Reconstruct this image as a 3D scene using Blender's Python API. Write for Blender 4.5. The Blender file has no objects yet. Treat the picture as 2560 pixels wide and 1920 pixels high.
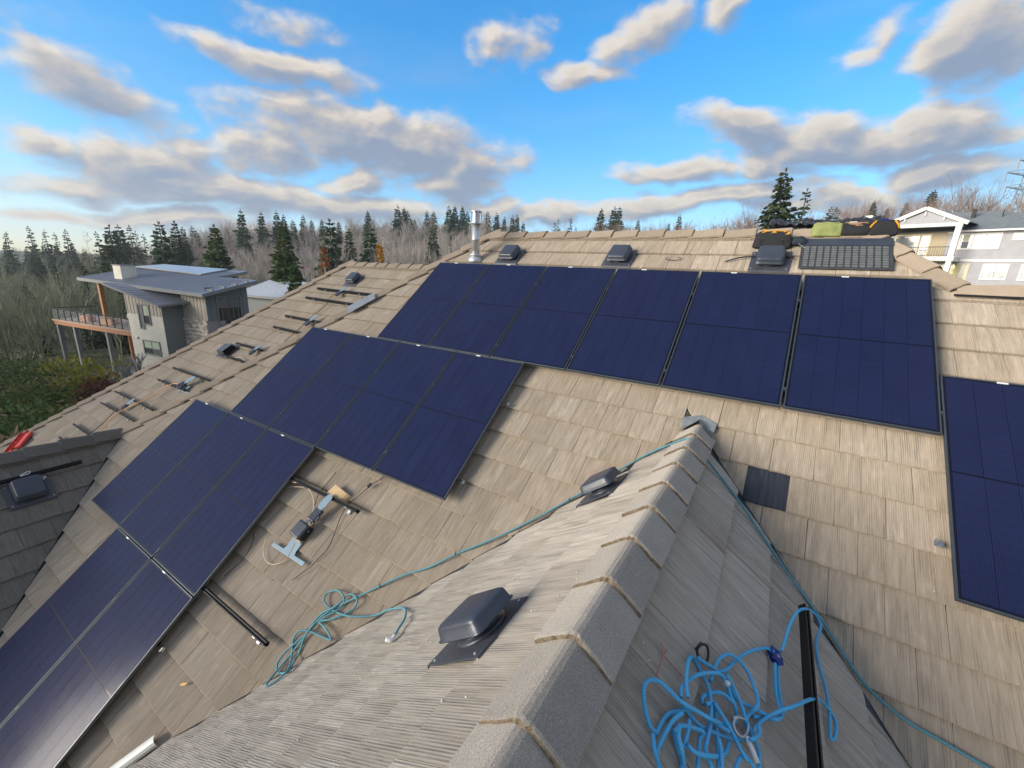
import bpy, bmesh, math, random
import numpy as np
from mathutils import Vector, Matrix, noise as mnoise

random.seed(7)
SC = bpy.context.scene
COL = SC.collection
R = math.radians
PHI = R(38.86); CP, SP, TP = math.cos(PHI), math.sin(PHI), math.tan(PHI)

# ------------------------------------------------------------------ camera
CAM = Vector((4.98094, -5.62700, -0.13242))
CX = Vector((0.846169, 0.530937, 0.045864)); CD = Vector((0.173838, -0.193643, -0.965548)); CF = Vector((-0.503764, 0.824990, -0.256152))
cd_ = bpy.data.cameras.new("camera"); cam = bpy.data.objects.new("camera", cd_); COL.objects.link(cam)
cd_.sensor_width = 36; cd_.lens = 14.651; cd_.clip_start = 0.05; cd_.clip_end = 6000
m = Matrix((( CX.x, -CD.x, -CF.x, CAM.x), (CX.y, -CD.y, -CF.y, CAM.y), (CX.z, -CD.z, -CF.z, CAM.z), (0, 0, 0, 1)))
cam.matrix_world = m
SC.camera = cam

# ------------------------------------------------------------------ light
SUN_DIR = Vector((-0.575, -0.80, 0.20)).normalized()       # towards the sun: low, left and behind
SUN_EL = math.asin(SUN_DIR.z); SUN_AZ = math.atan2(SUN_DIR.x, SUN_DIR.y)
SUN_STRENGTH = 2.1; SUN_ANGLE = R(32)
SKY_STRENGTH = 0.115; CLOUD_STRENGTH = 0.25
EXPOSURE = 1.72
ld = bpy.data.lights.new("sun", 'SUN'); ld.energy = SUN_STRENGTH; ld.angle = SUN_ANGLE; ld.color = (1.0, 0.90, 0.77)
lo = bpy.data.objects.new("sun", ld); COL.objects.link(lo)
lo.rotation_euler = SUN_DIR.to_track_quat('Z', 'Y').to_euler()

vs = SC.view_settings
vs.view_transform = 'Standard'; vs.look = 'None'; vs.gamma = 1; vs.use_curve_mapping = False; vs.exposure = EXPOSURE
SC.render.engine = 'CYCLES'
SC.cycles.use_denoising = True
SC.cycles.max_bounces = 4; SC.cycles.diffuse_bounces = 2; SC.cycles.glossy_bounces = 2; SC.cycles.transmission_bounces = 2; SC.cycles.volume_bounces = 0

# node helpers
class NT:
    def __init__(s, tree): s.t = tree; s.n = tree.nodes; s.l = tree.links
    def new(s, typ, **kw):
        n = s.n.new(typ)
        for k, v in kw.items(): setattr(n, k, v)
        return n
    def link(s, a, b): s.l.new(a, b)
    def math(s, op, a, b=None, c=None, clamp=False):
        n = s.n.new('ShaderNodeMath'); n.operation = op; n.use_clamp = clamp
        for i, v in enumerate((a, b, c)):
            if v is None: continue
            if isinstance(v, (int, float)): n.inputs[i].default_value = v
            else: s.l.new(v, n.inputs[i])
        return n.outputs[0]
    def vmath(s, op, a, b=None):
        n = s.n.new('ShaderNodeVectorMath'); n.operation = op
        for i, v in enumerate((a, b)):
            if v is None: continue
            if isinstance(v, (tuple, list)): n.inputs[i].default_value = v
            else: s.l.new(v, n.inputs[i])
        return n
    def mix(s, f, a, b, blend='MIX'):
        n = s.n.new('ShaderNodeMix'); n.data_type = 'RGBA'; n.blend_type = blend; n.clamp_factor = True
        for sock, v in ((n.inputs[0], f), (n.inputs[6], a), (n.inputs[7], b)):
            if isinstance(v, (int, float)): sock.default_value = v
            elif isinstance(v, tuple): sock.default_value = v if len(v) == 4 else (*v, 1)
            else: s.l.new(v, sock)
        return n.outputs[2]
    def noise(s, vec, scale, detail=3, rough=.55, w=None, dist=0):
        n = s.n.new('ShaderNodeTexNoise'); n.noise_dimensions = '4D' if w is not None else '3D'
        n.inputs['Scale'].default_value = scale; n.inputs['Detail'].default_value = detail; n.inputs['Roughness'].default_value = rough
        n.inputs['Distortion'].default_value = dist
        if vec is not None: s.l.new(vec, n.inputs['Vector'])
        if w is not None:
            if isinstance(w, (int, float)): n.inputs['W'].default_value = w
            else: s.l.new(w, n.inputs['W'])
        return n.outputs['Fac']
    def ramp(s, f, stops, interp='LINEAR'):
        n = s.n.new('ShaderNodeValToRGB'); cr = n.color_ramp; cr.interpolation = interp
        while len(cr.elements) < len(stops): cr.elements.new(0.5)
        for e, (p, c) in zip(cr.elements, stops):
            e.position = p
            if isinstance(c, (int, float)): c = (c, c, c)
            e.color = (*c, 1) if len(c) == 3 else c
        s.l.new(f, n.inputs[0]); return n.outputs[0]
    def maprange(s, v, a, b, c=0, d=1, smooth=False):
        n = s.n.new('ShaderNodeMapRange'); n.clamp = True
        if smooth: n.interpolation_type = 'SMOOTHSTEP'
        s.l.new(v, n.inputs[0])
        for i, x in enumerate((a, b, c, d)): n.inputs[i+1].default_value = x
        return n.outputs[0]

# ------------------------------------------------------------------ sky with broken evening cloud
# (azimuth deg right of +Y negative left, elevation deg, half width, half height, tilt deg, weight)
CLOUDS = [(-74.2, 13.9, 5.7, 2.1, -10, 1.1), (-58.4, 22.7, 4.5, 1.3, 2, 0.45), (-58.8, 19.2, 8.3, 1.2, -1, 0.85), (-77.7, 9.2, 4.0, 1.1, 1, 0.9), (-71.1, 8.9, 7.2, 1.6, 5, 1.1), (-68.1, 7.6, 9.3, 1.7, 0, 1.1), (-76.7, 5.4, 5.0, 1.0, -1, 0.8), (-64.3, 6.6, 12.5, 1.4, 2, 1.1), (-77.8, 3.0, 4.3, 0.6, 3, 0.9), (-70.5, 3.6, 9.1, 0.9, 3, 0.9), (-60.6, 11.3, 4.6, 2.1, -4, 1.0), (-48.4, 14.3, 12.8, 3.0, -2, 1.3), (-38.8, 12.3, 6.3, 2.7, 1, 1.2), (-51.4, 9.5, 2.9, 1.7, 11, 1.0), (-40.2, 10.7, 5.7, 2.3, 5, 1.1), (-52.6, 6.6, 12.9, 1.3, 2, 1.0), (-35.0, 24.2, 3.0, 2.1, 4, 0.65), (-35.8, 8.1, 5.9, 1.1, 3, 0.9), (-31.9, 24.2, 2.7, 2.1, 0, 0.6), (-18.3, 25.0, 4.4, 2.2, 11, 1.05), (-9.8, 25.7, 2.8, 1.4, -1, 1.0), (-24.1, 21.7, 3.7, 1.3, 2, 0.95), (-20.1, 21.8, 2.1, 0.9, 2, 0.8), (4.4, 22.0, 2.3, 1.4, 22, 0.7), (11.3, 20.0, 3.7, 3.3, 15, 1.2), (-6.4, 16.1, 5.5, 2.0, -14, 1.25), (2.2, 14.2, 5.9, 2.0, -9, 1.3), (9.1, 14.2, 6.2, 1.9, -1, 1.3), (-3.6, 12.8, 4.1, 1.3, -10, 1.0), (-12.6, 12.6, 6.1, 1.1, 1, 0.9), (10.7, 10.7, 4.9, 2.0, 1, 1.25), (-6.6, 10.0, 8.2, 1.2, 3, 1.1), (-15.3, 8.7, 8.0, 1.3, 8, 1.0), (5.3, 8.6, 7.5, 1.3, -4, 1.1), (-28.0, 7.4, 7.4, 1.1, 7, 1.0)]
world = bpy.data.worlds.new("World"); SC.world = world; world.use_nodes = True
wt = NT(world.node_tree); wt.n.clear()
grp = bpy.data.node_groups.new("cloud_density", 'ShaderNodeTree')
grp.interface.new_socket(name="Vector", in_out='INPUT', socket_type='NodeSocketVector')
grp.interface.new_socket(name="Density", in_out='OUTPUT', socket_type='NodeSocketFloat')
g = NT(grp); gi = g.new('NodeGroupInput'); go_ = g.new('NodeGroupOutput')
sep = g.new('ShaderNodeSeparateXYZ'); g.link(gi.outputs[0], sep.inputs[0])
el = g.math('ARCSINE', sep.outputs[2])
az = g.math('ARCTAN2', sep.outputs[0], sep.outputs[1])
# warp for ragged edges
stretch = g.vmath('MULTIPLY', gi.outputs[0], (1, 1, 1.7)).outputs[0]
w1 = g.math('MULTIPLY_ADD', g.noise(stretch, 7, 2, .5), .20, -.10)
w2 = g.math('MULTIPLY_ADD', g.noise(g.vmath('ADD', stretch, (3.1, 1.7, 5.2)).outputs[0], 10, 2, .5), .07, -.035)
azw = g.math('ADD', az, w1); elw = g.math('ADD', el, w2)
# generic broken cover everywhere out of view, thickened for neutral fill light
gen = g.math('MULTIPLY_ADD', g.noise(g.vmath('ADD', stretch, (7.3, 2.2, 1.1)).outputs[0], 2.3, 2, .55), 3.2, -.85)
behind = g.maprange(g.vmath('DOT_PRODUCT', gi.outputs[0], (-.52, .854, 0)).outputs['Value'], .72, .50)
high = g.maprange(el, R(30), R(38))
tot = g.math('MAXIMUM', g.math('MULTIPLY', gen, g.math('MULTIPLY', g.math('MAXIMUM', behind, high), g.maprange(el, 0, .1))), 0)
for (a_, e_, ra, re_, ti, wgt) in CLOUDS:
    # (the running total rides along as z, divided away by the huge z scale: it keeps the node order sequential)
    cmb = g.new('ShaderNodeCombineXYZ'); g.link(azw, cmb.inputs[0]); g.link(elw, cmb.inputs[1]); g.link(tot, cmb.inputs[2])
    mp = g.new('ShaderNodeMapping', vector_type='TEXTURE')
    mp.inputs['Location'].default_value = (R(a_), R(e_), 0); mp.inputs['Rotation'].default_value = (0, 0, R(ti)); mp.inputs['Scale'].default_value = (R(ra), R(re_), 1e6)
    g.link(cmb.outputs[0], mp.inputs[0])
    ln = g.vmath('LENGTH', mp.outputs[0])
    tot = g.math('SMOOTH_MAX', tot, g.math('MULTIPLY_ADD', ln.outputs['Value'], -wgt*.90, 1.36*wgt), .16)
fb = g.noise(stretch, 19, 6, .58)
dens = g.math('ADD', tot, g.math('MULTIPLY_ADD', fb, 1.3, -.70))
dens = g.math('MULTIPLY', dens, g.maprange(tot, 0, .25))
veil = g.math('MULTIPLY', g.maprange(g.noise(g.vmath('MULTIPLY', gi.outputs[0], (1, 1, 4)).outputs[0], 3.1, 2, .55), .42, .75), g.maprange(el, -.02, .12, .34, .20))
g.link(g.math('ADD', g.math('MAXIMUM', dens, -.08), veil), go_.inputs[0])

tc = wt.new('ShaderNodeTexCoord')
sky = wt.new('ShaderNodeTexSky', sky_type='NISHITA'); sky.sun_disc = False
sky.sun_elevation = SUN_EL; sky.sun_rotation = SUN_AZ; sky.altitude = 100; sky.air_density = 1.0; sky.dust_density = 0.0; sky.ozone_density = 3.0
dirv = wt.vmath('NORMALIZE', tc.outputs['Generated']).outputs[0]
g1 = wt.new('ShaderNodeGroup'); g1.node_tree = grp; wt.link(dirv, g1.inputs[0])
dep = wt.new('ShaderNodeCombineXYZ'); wt.link(wt.math('MULTIPLY', g1.outputs[0], 1e-7), dep.inputs[0])
off = wt.vmath('NORMALIZE', wt.vmath('ADD', wt.vmath('ADD', dirv, (-.018, -.010, .020)).outputs[0], dep.outputs[0]).outputs[0]).outputs[0]
g2 = wt.new('ShaderNodeGroup'); g2.node_tree = grp; wt.link(off, g2.inputs[0])
alpha = wt.maprange(g1.outputs[0], -.02, .85, 0, 1, True)
lit = wt.math('SUBTRACT', g1.outputs[0], g2.outputs[0])
lit = wt.maprange(lit, -.55, .55)
thick = wt.maprange(g1.outputs[0], .35, 1.5)
lit2 = wt.math('SUBTRACT', lit, wt.math('MULTIPLY', thick, .50), clamp=True)
ccol = wt.ramp(lit2, [(0, (.36, .43, .57)), (.25, (.47, .51, .60)), (.46, (.66, .62, .60)), (.70, (.96, .85, .72)), (1, (1.22, 1.12, .97))])
hs = wt.new('ShaderNodeHueSaturation'); hs.inputs['Saturation'].default_value = 1.30; wt.link(sky.outputs[0], hs.inputs['Color'])
skc = wt.vmath('DIVIDE', hs.outputs[0], wt.vmath('MULTIPLY_ADD', hs.outputs[0], (.155, .155, .155)).outputs[0])
skc.inputs[1].links[0].from_node.inputs[2].default_value = (1, 1, 1)      # soft shoulder: the low sky does not blow out
bsky = wt.new('ShaderNodeBackground'); wt.link(wt.vmath('MULTIPLY', skc.outputs[0], (1.02, 1.12, 1.32)).outputs[0], bsky.inputs[0]); bsky.inputs[1].default_value = SKY_STRENGTH
bcl = wt.new('ShaderNodeBackground'); wt.link(ccol, bcl.inputs[0]); bcl.inputs[1].default_value = CLOUD_STRENGTH
mx = wt.new('ShaderNodeMixShader'); wt.link(wt.math('MULTIPLY', alpha, .94), mx.inputs[0]); wt.link(bsky.outputs[0], mx.inputs[1]); wt.link(bcl.outputs[0], mx.inputs[2])
wo = wt.new('ShaderNodeOutputWorld'); wt.link(mx.outputs[0], wo.inputs[0])
world.cycles.sampling_method = 'MANUAL'; world.cycles.sample_map_resolution = 512

# ------------------------------------------------------------------ materials
MATS = {}
def mat(name, col, rough=.7, metal=0., var=.12, scale=8., bump=0., bscale=60., spec=.5, coat=0., dirt=0.):
    if name in MATS: return MATS[name]
    mt = bpy.data.materials.new(name); mt.use_nodes = True
    t = NT(mt.node_tree); bs = t.n['Principled BSDF']
    bs.inputs['Roughness'].default_value = rough; bs.inputs['Metallic'].default_value = metal
    bs.inputs['Specular IOR Level'].default_value = spec; bs.inputs['Coat Weight'].default_value = coat
    tcn = t.new('ShaderNodeTexCoord'); oi = t.new('ShaderNodeObjectInfo')
    rw = t.math('MULTIPLY', oi.outputs['Random'], 17.0)
    n = t.noise(tcn.outputs['Object'], scale, 5, .6, w=rw)
    lo_ = tuple(c*(1-var) for c in col); hi_ = tuple(min(1, c*(1+var)) for c in col)
    c = t.ramp(n, [(.3, lo_), (.7, hi_)])
    if dirt:
        n2 = t.noise(tcn.outputs['Object'], scale*3.7, 6, .7, w=rw)
        c = t.mix(t.math('MULTIPLY', t.maprange(n2, .55, .75), dirt), c, tuple(x*.45 for x in col))
    t.link(c, bs.inputs['Base Color'])
    t.link(t.math('MULTIPLY_ADD', n, .2, rough-.1), bs.inputs['Roughness'])
    if bump:
        b = t.new('ShaderNodeBump'); b.inputs['Strength'].default_value = bump; b.inputs['Distance'].default_value = .01
        t.link(t.noise(tcn.outputs['Object'], bscale, 4, .6, w=rw), b.inputs['Height']); t.link(b.outputs[0], bs.inputs['Normal'])
    MATS[name] = mt; return mt

def tile_material(name, tan, grey, light, grey_amt):
    mt = bpy.data.materials.new(name); mt.use_nodes = True
    t = NT(mt.node_tree); bs = t.n['Principled BSDF']; bs.inputs['Roughness'].default_value = .9; bs.inputs['Specular IOR Level'].default_value = .25; bs.inputs['Diffuse Roughness'].default_value = 1.0
    tcn = t.new('ShaderNodeTexCoord'); oi = t.new('ShaderNodeObjectInfo'); ge = t.new('ShaderNodeNewGeometry')
    rnd = t.math('FRACT', t.math('ADD', oi.outputs['Random'], ge.outputs['Random Per Island']))
    w = t.math('MULTIPLY', rnd, 31.0)
    o = tcn.outputs['Object']
    v1 = t.vmath('MULTIPLY', o, (1, .012, 1)).outputs[0]
    v2 = t.vmath('MULTIPLY', o, (1, .05, 1)).outputs[0]
    streak = t.noise(v1, 40, 4, .65, w=w)                       # broad combed streaks running down the tile
    sx = t.new('ShaderNodeSeparateXYZ'); t.link(o, sx.inputs[0])
    wob = t.noise(v2, 26, 3, .6, w=w)
    ph_ = t.math('ADD', t.math('MULTIPLY', sx.outputs[0], 6.2832/.0135), t.math('MULTIPLY', wob, 2.6))
    ribs = t.math('MULTIPLY_ADD', t.math('SINE', ph_), .5, .5)  # regular combed grooves
    ribs = t.math('MULTIPLY_ADD', t.math('SUBTRACT', ribs, .5), t.maprange(t.noise(v2, 30, 2, .5, w=t.math('ADD', w, 9.0)), .35, .68, .10, 1), .5)
    grain = t.noise(o, 420, 2, .6, w=w)
    blot = t.noise(o, 5, 4, .6, w=w)
    worldblot = t.noise(ge.outputs['Position'], 1.1, 4, .6)
    base = t.mix(t.maprange(t.math('ADD', t.math('MULTIPLY', rnd, .35), t.math('MULTIPLY', worldblot, .9)), .45, .95), tan, grey)
    base = t.mix(grey_amt, base, grey)
    base = t.mix(t.maprange(streak, .52, .78), base, light)
    base = t.mix(t.math('MULTIPLY', t.maprange(streak, .47, .28), .5), base, tuple(c*.52 for c in grey))
    base = t.mix(t.math('MULTIPLY', t.maprange(ribs, .34, .05), .5), base, tuple(c*.42 for c in grey))
    base = t.mix(t.math('MULTIPLY', t.maprange(blot, .58, .74), .25), base, tuple(min(1, c*1.35) for c in light))
    base = t.mix(t.math('MULTIPLY', t.maprange(grain, .6, .75), .35), base, tuple(c*1.25 for c in light))
    hsv = t.new('ShaderNodeHueSaturation'); t.link(base, hsv.inputs['Color'])
    t.link(t.math('MULTIPLY_ADD', rnd, .26, .87), hsv.inputs['Value'])
    t.link(hsv.outputs[0], bs.inputs['Base Color'])
    b = t.new('ShaderNodeBump'); b.inputs['Strength'].default_value = .85; b.inputs['Distance'].default_value = .006
    h = t.math('ADD', t.math('ADD', t.math('MULTIPLY', ribs, .7), t.math('MULTIPLY', streak, .8)), t.math('MULTIPLY', grain, .25))
    t.link(h, b.inputs['Height']); t.link(b.outputs[0], bs.inputs['Normal'])
    MATS[name] = mt; return mt

M_TILE = tile_material('tile_tan', (.43, .357, .272), (.36, .312, .252), (.55, .475, .385), .12)
M_TILE_G = tile_material('tile_grey', (.44, .39, .32), (.41, .375, .32), (.57, .52, .45), .3)
M_TILE_D = tile_material('tile_shaded', (.235, .215, .185), (.20, .19, .168), (.28, .26, .23), .5)  # same tile darkened: the gable's shade is put into the colour
def cap_material(name, col, spark):
    mt = bpy.data.materials.new(name); mt.use_nodes = True
    t = NT(mt.node_tree); bs = t.n['Principled BSDF']; bs.inputs['Roughness'].default_value = .88; bs.inputs['Specular IOR Level'].default_value = .25; bs.inputs['Diffuse Roughness'].default_value = 1.0
    tcn = t.new('ShaderNodeTexCoord'); oi = t.new('ShaderNodeObjectInfo'); rw = t.math('MULTIPLY', oi.outputs['Random'], 23)
    o = tcn.outputs['Object']
    g1_ = t.noise(o, 260, 3, .65, w=rw); g2_ = t.noise(o, 9, 4, .6, w=rw)
    c = t.ramp(g1_, [(.3, tuple(x*.62 for x in col)), (.5, col), (.68, tuple(x*1.3 for x in col))])
    c = t.mix(t.math('MULTIPLY', t.maprange(g2_, .45, .75), .4), c, tuple(x*.72 for x in col))
    sp_ = t.noise(o, 230, 0, .5, w=rw)
    c = t.mix(t.math('MULTIPLY', t.maprange(sp_, .71, .75), spark), c, (.75, .74, .70))
    hsv = t.new('ShaderNodeHueSaturation'); t.link(c, hsv.inputs['Color']); t.link(t.math('MULTIPLY_ADD', oi.outputs['Random'], .2, .9), hsv.inputs['Value'])
    t.link(hsv.outputs[0], bs.inputs['Base Color'])
    b = t.new('ShaderNodeBump'); b.inputs['Strength'].default_value = .7; b.inputs['Distance'].default_value = .004
    t.link(g1_, b.inputs['Height']); t.link(b.outputs[0], bs.inputs['Normal'])
    MATS[name] = mt; return mt
M_TILE_S = tile_material('tile_slate', (.050, .060, .082), (.042, .052, .070), (.085, .098, .125), .2)
M_CAP = cap_material('cap_tan', (.385, .315, .24), .12)
M_CAPG = cap_material('cap_grey', (.40, .365, .315), .4)
M_CAPD = cap_material('cap_dark', (.165, .155, .14), .3)  # cap copy darkened to match the gable's painted shade
M_CAPEND = mat('cap_end', (.215, .17, .12), .95, var=.5, scale=45, bump=.8, bscale=200, spec=.2)
M_DECK = mat('underlay', (.05, .045, .04), .9)
M_BLACKP = mat('black_plastic', (.042, .052, .074), .36, var=.15, scale=6, bump=.15, bscale=150, spec=.6)  # slight blue in the base colour stands in for mirrored sky
M_BLACKM = mat('black_metal', (.014, .015, .017), .55, var=.15, spec=.3)
M_FLASH = mat('painted_flashing', (.055, .062, .078), .45, var=.2, scale=10, spec=.6, dirt=.3)
M_GALV = mat('galvanised', (.58, .60, .62), .45, metal=.7, var=.12, scale=14, dirt=.25)
M_ALU = mat('aluminium', (.50, .54, .58), .42, metal=.9, var=.08, scale=20)
M_FRAME = mat('anodised_frame', (.085, .105, .13), .40, metal=.6, var=.1, scale=10, spec=.6)
M_WHITE = mat('white_paint', (.78, .77, .73), .55, var=.05, scale=5)
M_WHITEP = mat('white_plastic', (.80, .81, .80), .45, var=.04)
M_WOOD = mat('cedar_wood', (.36, .145, .055), .6, var=.25, scale=7)
M_CARD = mat('cardboard', (.50, .36, .20), .85, var=.12, scale=12)
M_ORANGE = mat('orange_cable', (.62, .33, .14), .55, var=.1)
M_CREAMW = mat('cream_cable', (.62, .48, .34), .5, var=.1)
M_BLACKW = mat('black_cable', (.016, .016, .018), .5, var=.1)
M_RED = mat('red_paint', (.50, .035, .03), .45, var=.1)
M_YELLOW = mat('yellow_webbing', (.72, .33, .02), .7, var=.12)
M_BLACKC = mat('black_canvas', (.020, .021, .024), .85, var=.3, scale=14, bump=.3, bscale=300)
M_GREENC = mat('lime_canvas', (.27, .31, .11), .85, var=.25, scale=9, bump=.3, bscale=250, dirt=.35)
M_BROWNC = mat('tan_leather', (.34, .20, .11), .75, var=.2, scale=12)
M_RUBBER = mat('black_rubber', (.050, .055, .060), .55, var=.25, scale=9, bump=.2, bscale=120, dirt=.2)
M_BLUEA = mat('blue_anodised', (.012, .05, .36), .32, metal=.6, var=.1)
M_PLATE = mat('sky_tinted_steel', (.20, .29, .36), .45, metal=.2, var=.06, scale=10)  # reflected sky blue is put into the base colour
M_CHALK = mat('red_chalk', (.42, .17, .14), .95, var=.3, scale=60)

def cell_material():
    mt = bpy.data.materials.new('solar_cell'); mt.use_nodes = True
    t = NT(mt.node_tree); bs = t.n['Principled BSDF']
    tcn = t.new('ShaderNodeTexCoord'); oi = t.new('ShaderNodeObjectInfo')
    o = tcn.outputs['Object']
    sepn = t.new('ShaderNodeSeparateXYZ'); t.link(o, sepn.inputs[0])
    # thin wires along the cell, faint gaps between the cells across
    fx = t.math('FRACT', t.math('MULTIPLY', sepn.outputs[0], 1/.0105))
    wire = t.math('LESS_THAN', t.math('ABSOLUTE', t.math('SUBTRACT', fx, .5)), .10)
    fy = t.math('FRACT', t.math('MULTIPLY', sepn.outputs[1], 1/.0806))
    gap = t.math('LESS_THAN', fy, .028)
    n = t.noise(o, 2.2, 3, .5, w=t.math('MULTIPLY', oi.outputs['Random'], 19))
    c = t.ramp(n, [(.3, (.0080, .0125, .046)), (.7, (.0110, .0170, .060))])
    c = t.mix(t.math('MULTIPLY', wire, .32), c, (.045, .06, .14))
    c = t.mix(t.math('MULTIPLY', gap, .7), c, (.004, .006, .02))
    t.link(c, bs.inputs['Base Color'])
    bs.inputs['Roughness'].default_value = .6; bs.inputs['Specular IOR Level'].default_value = .06
    bs.inputs['Coat Weight'].default_value = .27; bs.inputs['Coat IOR'].default_value = 1.45
    t.link(t.maprange(t.noise(o, 9, 4, .6), .3, .8, .13, .20), bs.inputs['Coat Roughness'])
    MATS['cell'] = mt; return mt
M_CELL = cell_material()
M_BACK = mat('panel_back', (.003, .004, .012), .45, spec=.2, coat=.25)

def rope_material(name, c1, c2, amt):
    mt = bpy.data.materials.new(name); mt.use_nodes = True
    t = NT(mt.node_tree); bs = t.n['Principled BSDF']; bs.inputs['Roughness'].default_value = .75
    uv = t.new('ShaderNodeUVMap'); sp_ = t.new('ShaderNodeSeparateXYZ'); t.link(uv.outputs[0], sp_.inputs[0])
    a = t.math('FRACT', t.math('ADD', t.math('MULTIPLY', sp_.outputs[0], 95), t.math('MULTIPLY', sp_.outputs[1], 3)))
    b_ = t.math('FRACT', t.math('SUBTRACT', t.math('MULTIPLY', sp_.outputs[0], 95), t.math('MULTIPLY', sp_.outputs[1], 3)))
    big = t.noise(uv.outputs[0], 9, 2, .5)
    fl = t.math('MULTIPLY', t.math('MULTIPLY', t.math('GREATER_THAN', a, .45), t.math('GREATER_THAN', b_, .45)), t.maprange(big, .42, .5))
    c = t.mix(t.math('MULTIPLY', fl, amt), c1, c2)
    t.link(c, bs.inputs['Base Color'])
    bp = t.new('ShaderNodeBump'); bp.inputs['Strength'].default_value = .5; bp.inputs['Distance'].default_value = .002
    t.link(t.math('ADD', a, b_), bp.inputs['Height']); t.link(bp.outputs[0], bs.inputs['Normal'])
    MATS[name] = mt; return mt
M_ROPEB = rope_material('blue_rope', (.06, .47, .80), (.22, .24, .46), .85)
M_ROPET = rope_material('teal_rope', (.10, .29, .35), (.055, .16, .21), .7)

# ------------------------------------------------------------------ mesh helpers
class MB:
    def __init__(s): s.v = []; s.f = []; s.m = []; s.uv = None
    def add(s, vs_, fs_, mi=0, M=None):
        k = len(s.v)
        for p in vs_:
            s.v.append(tuple(M @ Vector(p)) if M is not None else tuple(p))
        for f in fs_: s.f.append(tuple(i+k for i in f)); s.m.append(mi)
        return s
    def box(s, x0, x1, y0, y1, z0, z1, mi=0, M=None):
        return s.add([(x0,y0,z0),(x1,y0,z0),(x1,y1,z0),(x0,y1,z0),(x0,y0,z1),(x1,y0,z1),(x1,y1,z1),(x0,y1,z1)],
                     [(3,2,1,0),(4,5,6,7),(0,1,5,4),(1,2,6,5),(2,3,7,6),(3,0,4,7)], mi, M)
    def prism(s, poly, z0, z1, mi=0, M=None):
        n = len(poly)
        return s.add([(x,y,z0) for x,y in poly]+[(x,y,z1) for x,y in poly],
                     [tuple(range(n-1,-1,-1)), tuple(range(n,2*n))]+[(i,(i+1)%n,n+(i+1)%n,n+i) for i in range(n)], mi, M)
    def bar(s, a, b, w, h=None, mi=0, up=(0,0,1)):
        a = Vector(a); b = Vector(b); h = h or w; d = (b-a); L = d.length; d.normalize()
        u = Vector(up)
        if abs(d.dot(u)) > .98: u = Vector((1,0,0))
        x = d.cross(u).normalized(); y = x.cross(d).normalized()
        M = Matrix((( x.x,y.x,d.x,a.x),(x.y,y.y,d.y,a.y),(x.z,y.z,d.z,a.z),(0,0,0,1)))
        return s.box(-w/2, w/2, -h/2, h/2, 0, L, mi, M)
    def lathe(s, prof, seg=20, mi=0, M=None):
        vs_ = []; fs_ = []
        for r_, z in prof:
            for i in range(seg):
                a = 2*math.pi*i/seg; vs_.append((r_*math.cos(a), r_*math.sin(a), z))
        for j in range(len(prof)-1):
            for i in range(seg):
                k = (i+1) % seg; fs_.append((j*seg+i, j*seg+k, (j+1)*seg+k, (j+1)*seg+i))
        fs_.append(tuple(range(seg-1,-1,-1))); fs_.append(tuple(range((len(prof)-1)*seg, len(prof)*seg)))
        return s.add(vs_, fs_, mi, M)
    def tube(s, pts, r, seg=8, mi=0, uvs=False):
        pts = [Vector(p) for p in pts]; n = len(pts); L = 0; k = len(s.v)
        t0 = (pts[1]-pts[0]).normalized(); nx = t0.orthogonal().normalized()
        lens = []
        for i, p in enumerate(pts):
            if i: L += (p-pts[i-1]).length
            lens.append(L)
            t_ = (pts[min(i+1,n-1)]-pts[max(i-1,0)]).normalized()
            nx = (nx - t_*nx.dot(t_)).normalized(); ny = t_.cross(nx)
            rr = r[i] if isinstance(r, (list, tuple)) else r
            for j in range(seg):
                a = 2*math.pi*j/seg; s.v.append(tuple(p+nx*math.cos(a)*rr+ny*math.sin(a)*rr))
        if uvs and s.uv is None: s.uv = {}
        for i in range(n-1):
            for j in range(seg):
                q = (j+1) % seg
                if uvs: s.uv[len(s.f)] = [(lens[i], j/seg), (lens[i], (j+1)/seg), (lens[i+1], (j+1)/seg), (lens[i+1], j/seg)]
                s.f.append((k+i*seg+j, k+i*seg+q, k+(i+1)*seg+q, k+(i+1)*seg+j)); s.m.append(mi)
        s.f.append(tuple(k+j for j in range(seg-1,-1,-1))); s.m.append(mi)
        s.f.append(tuple(k+(n-1)*seg+j for j in range(seg))); s.m.append(mi)
        return s
    def mesh(s, name, mats, smooth=False):
        me = bpy.data.meshes.new(name); me.from_pydata(s.v, [], s.f)
        for mt in (mats if isinstance(mats, (list, tuple)) else [mats]): me.materials.append(mt)
        if any(s.m): me.polygons.foreach_set('material_index', s.m)
        if smooth: me.polygons.foreach_set('use_smooth', [True]*len(s.f))
        if s.uv:
            ul = me.uv_layers.new(name='UVMap')
            for p in me.polygons:
                q = s.uv.get(p.index)
                if q:
                    for li, c in zip(p.loop_indices, q): ul.data[li].uv = c
        me.update(); return me
    def build(s, name, mats, parent=None, smooth=False, M=None, bevel=0, seg=2):
        return link(name, s.mesh(name, mats, smooth), parent, M, bevel, seg)

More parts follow.
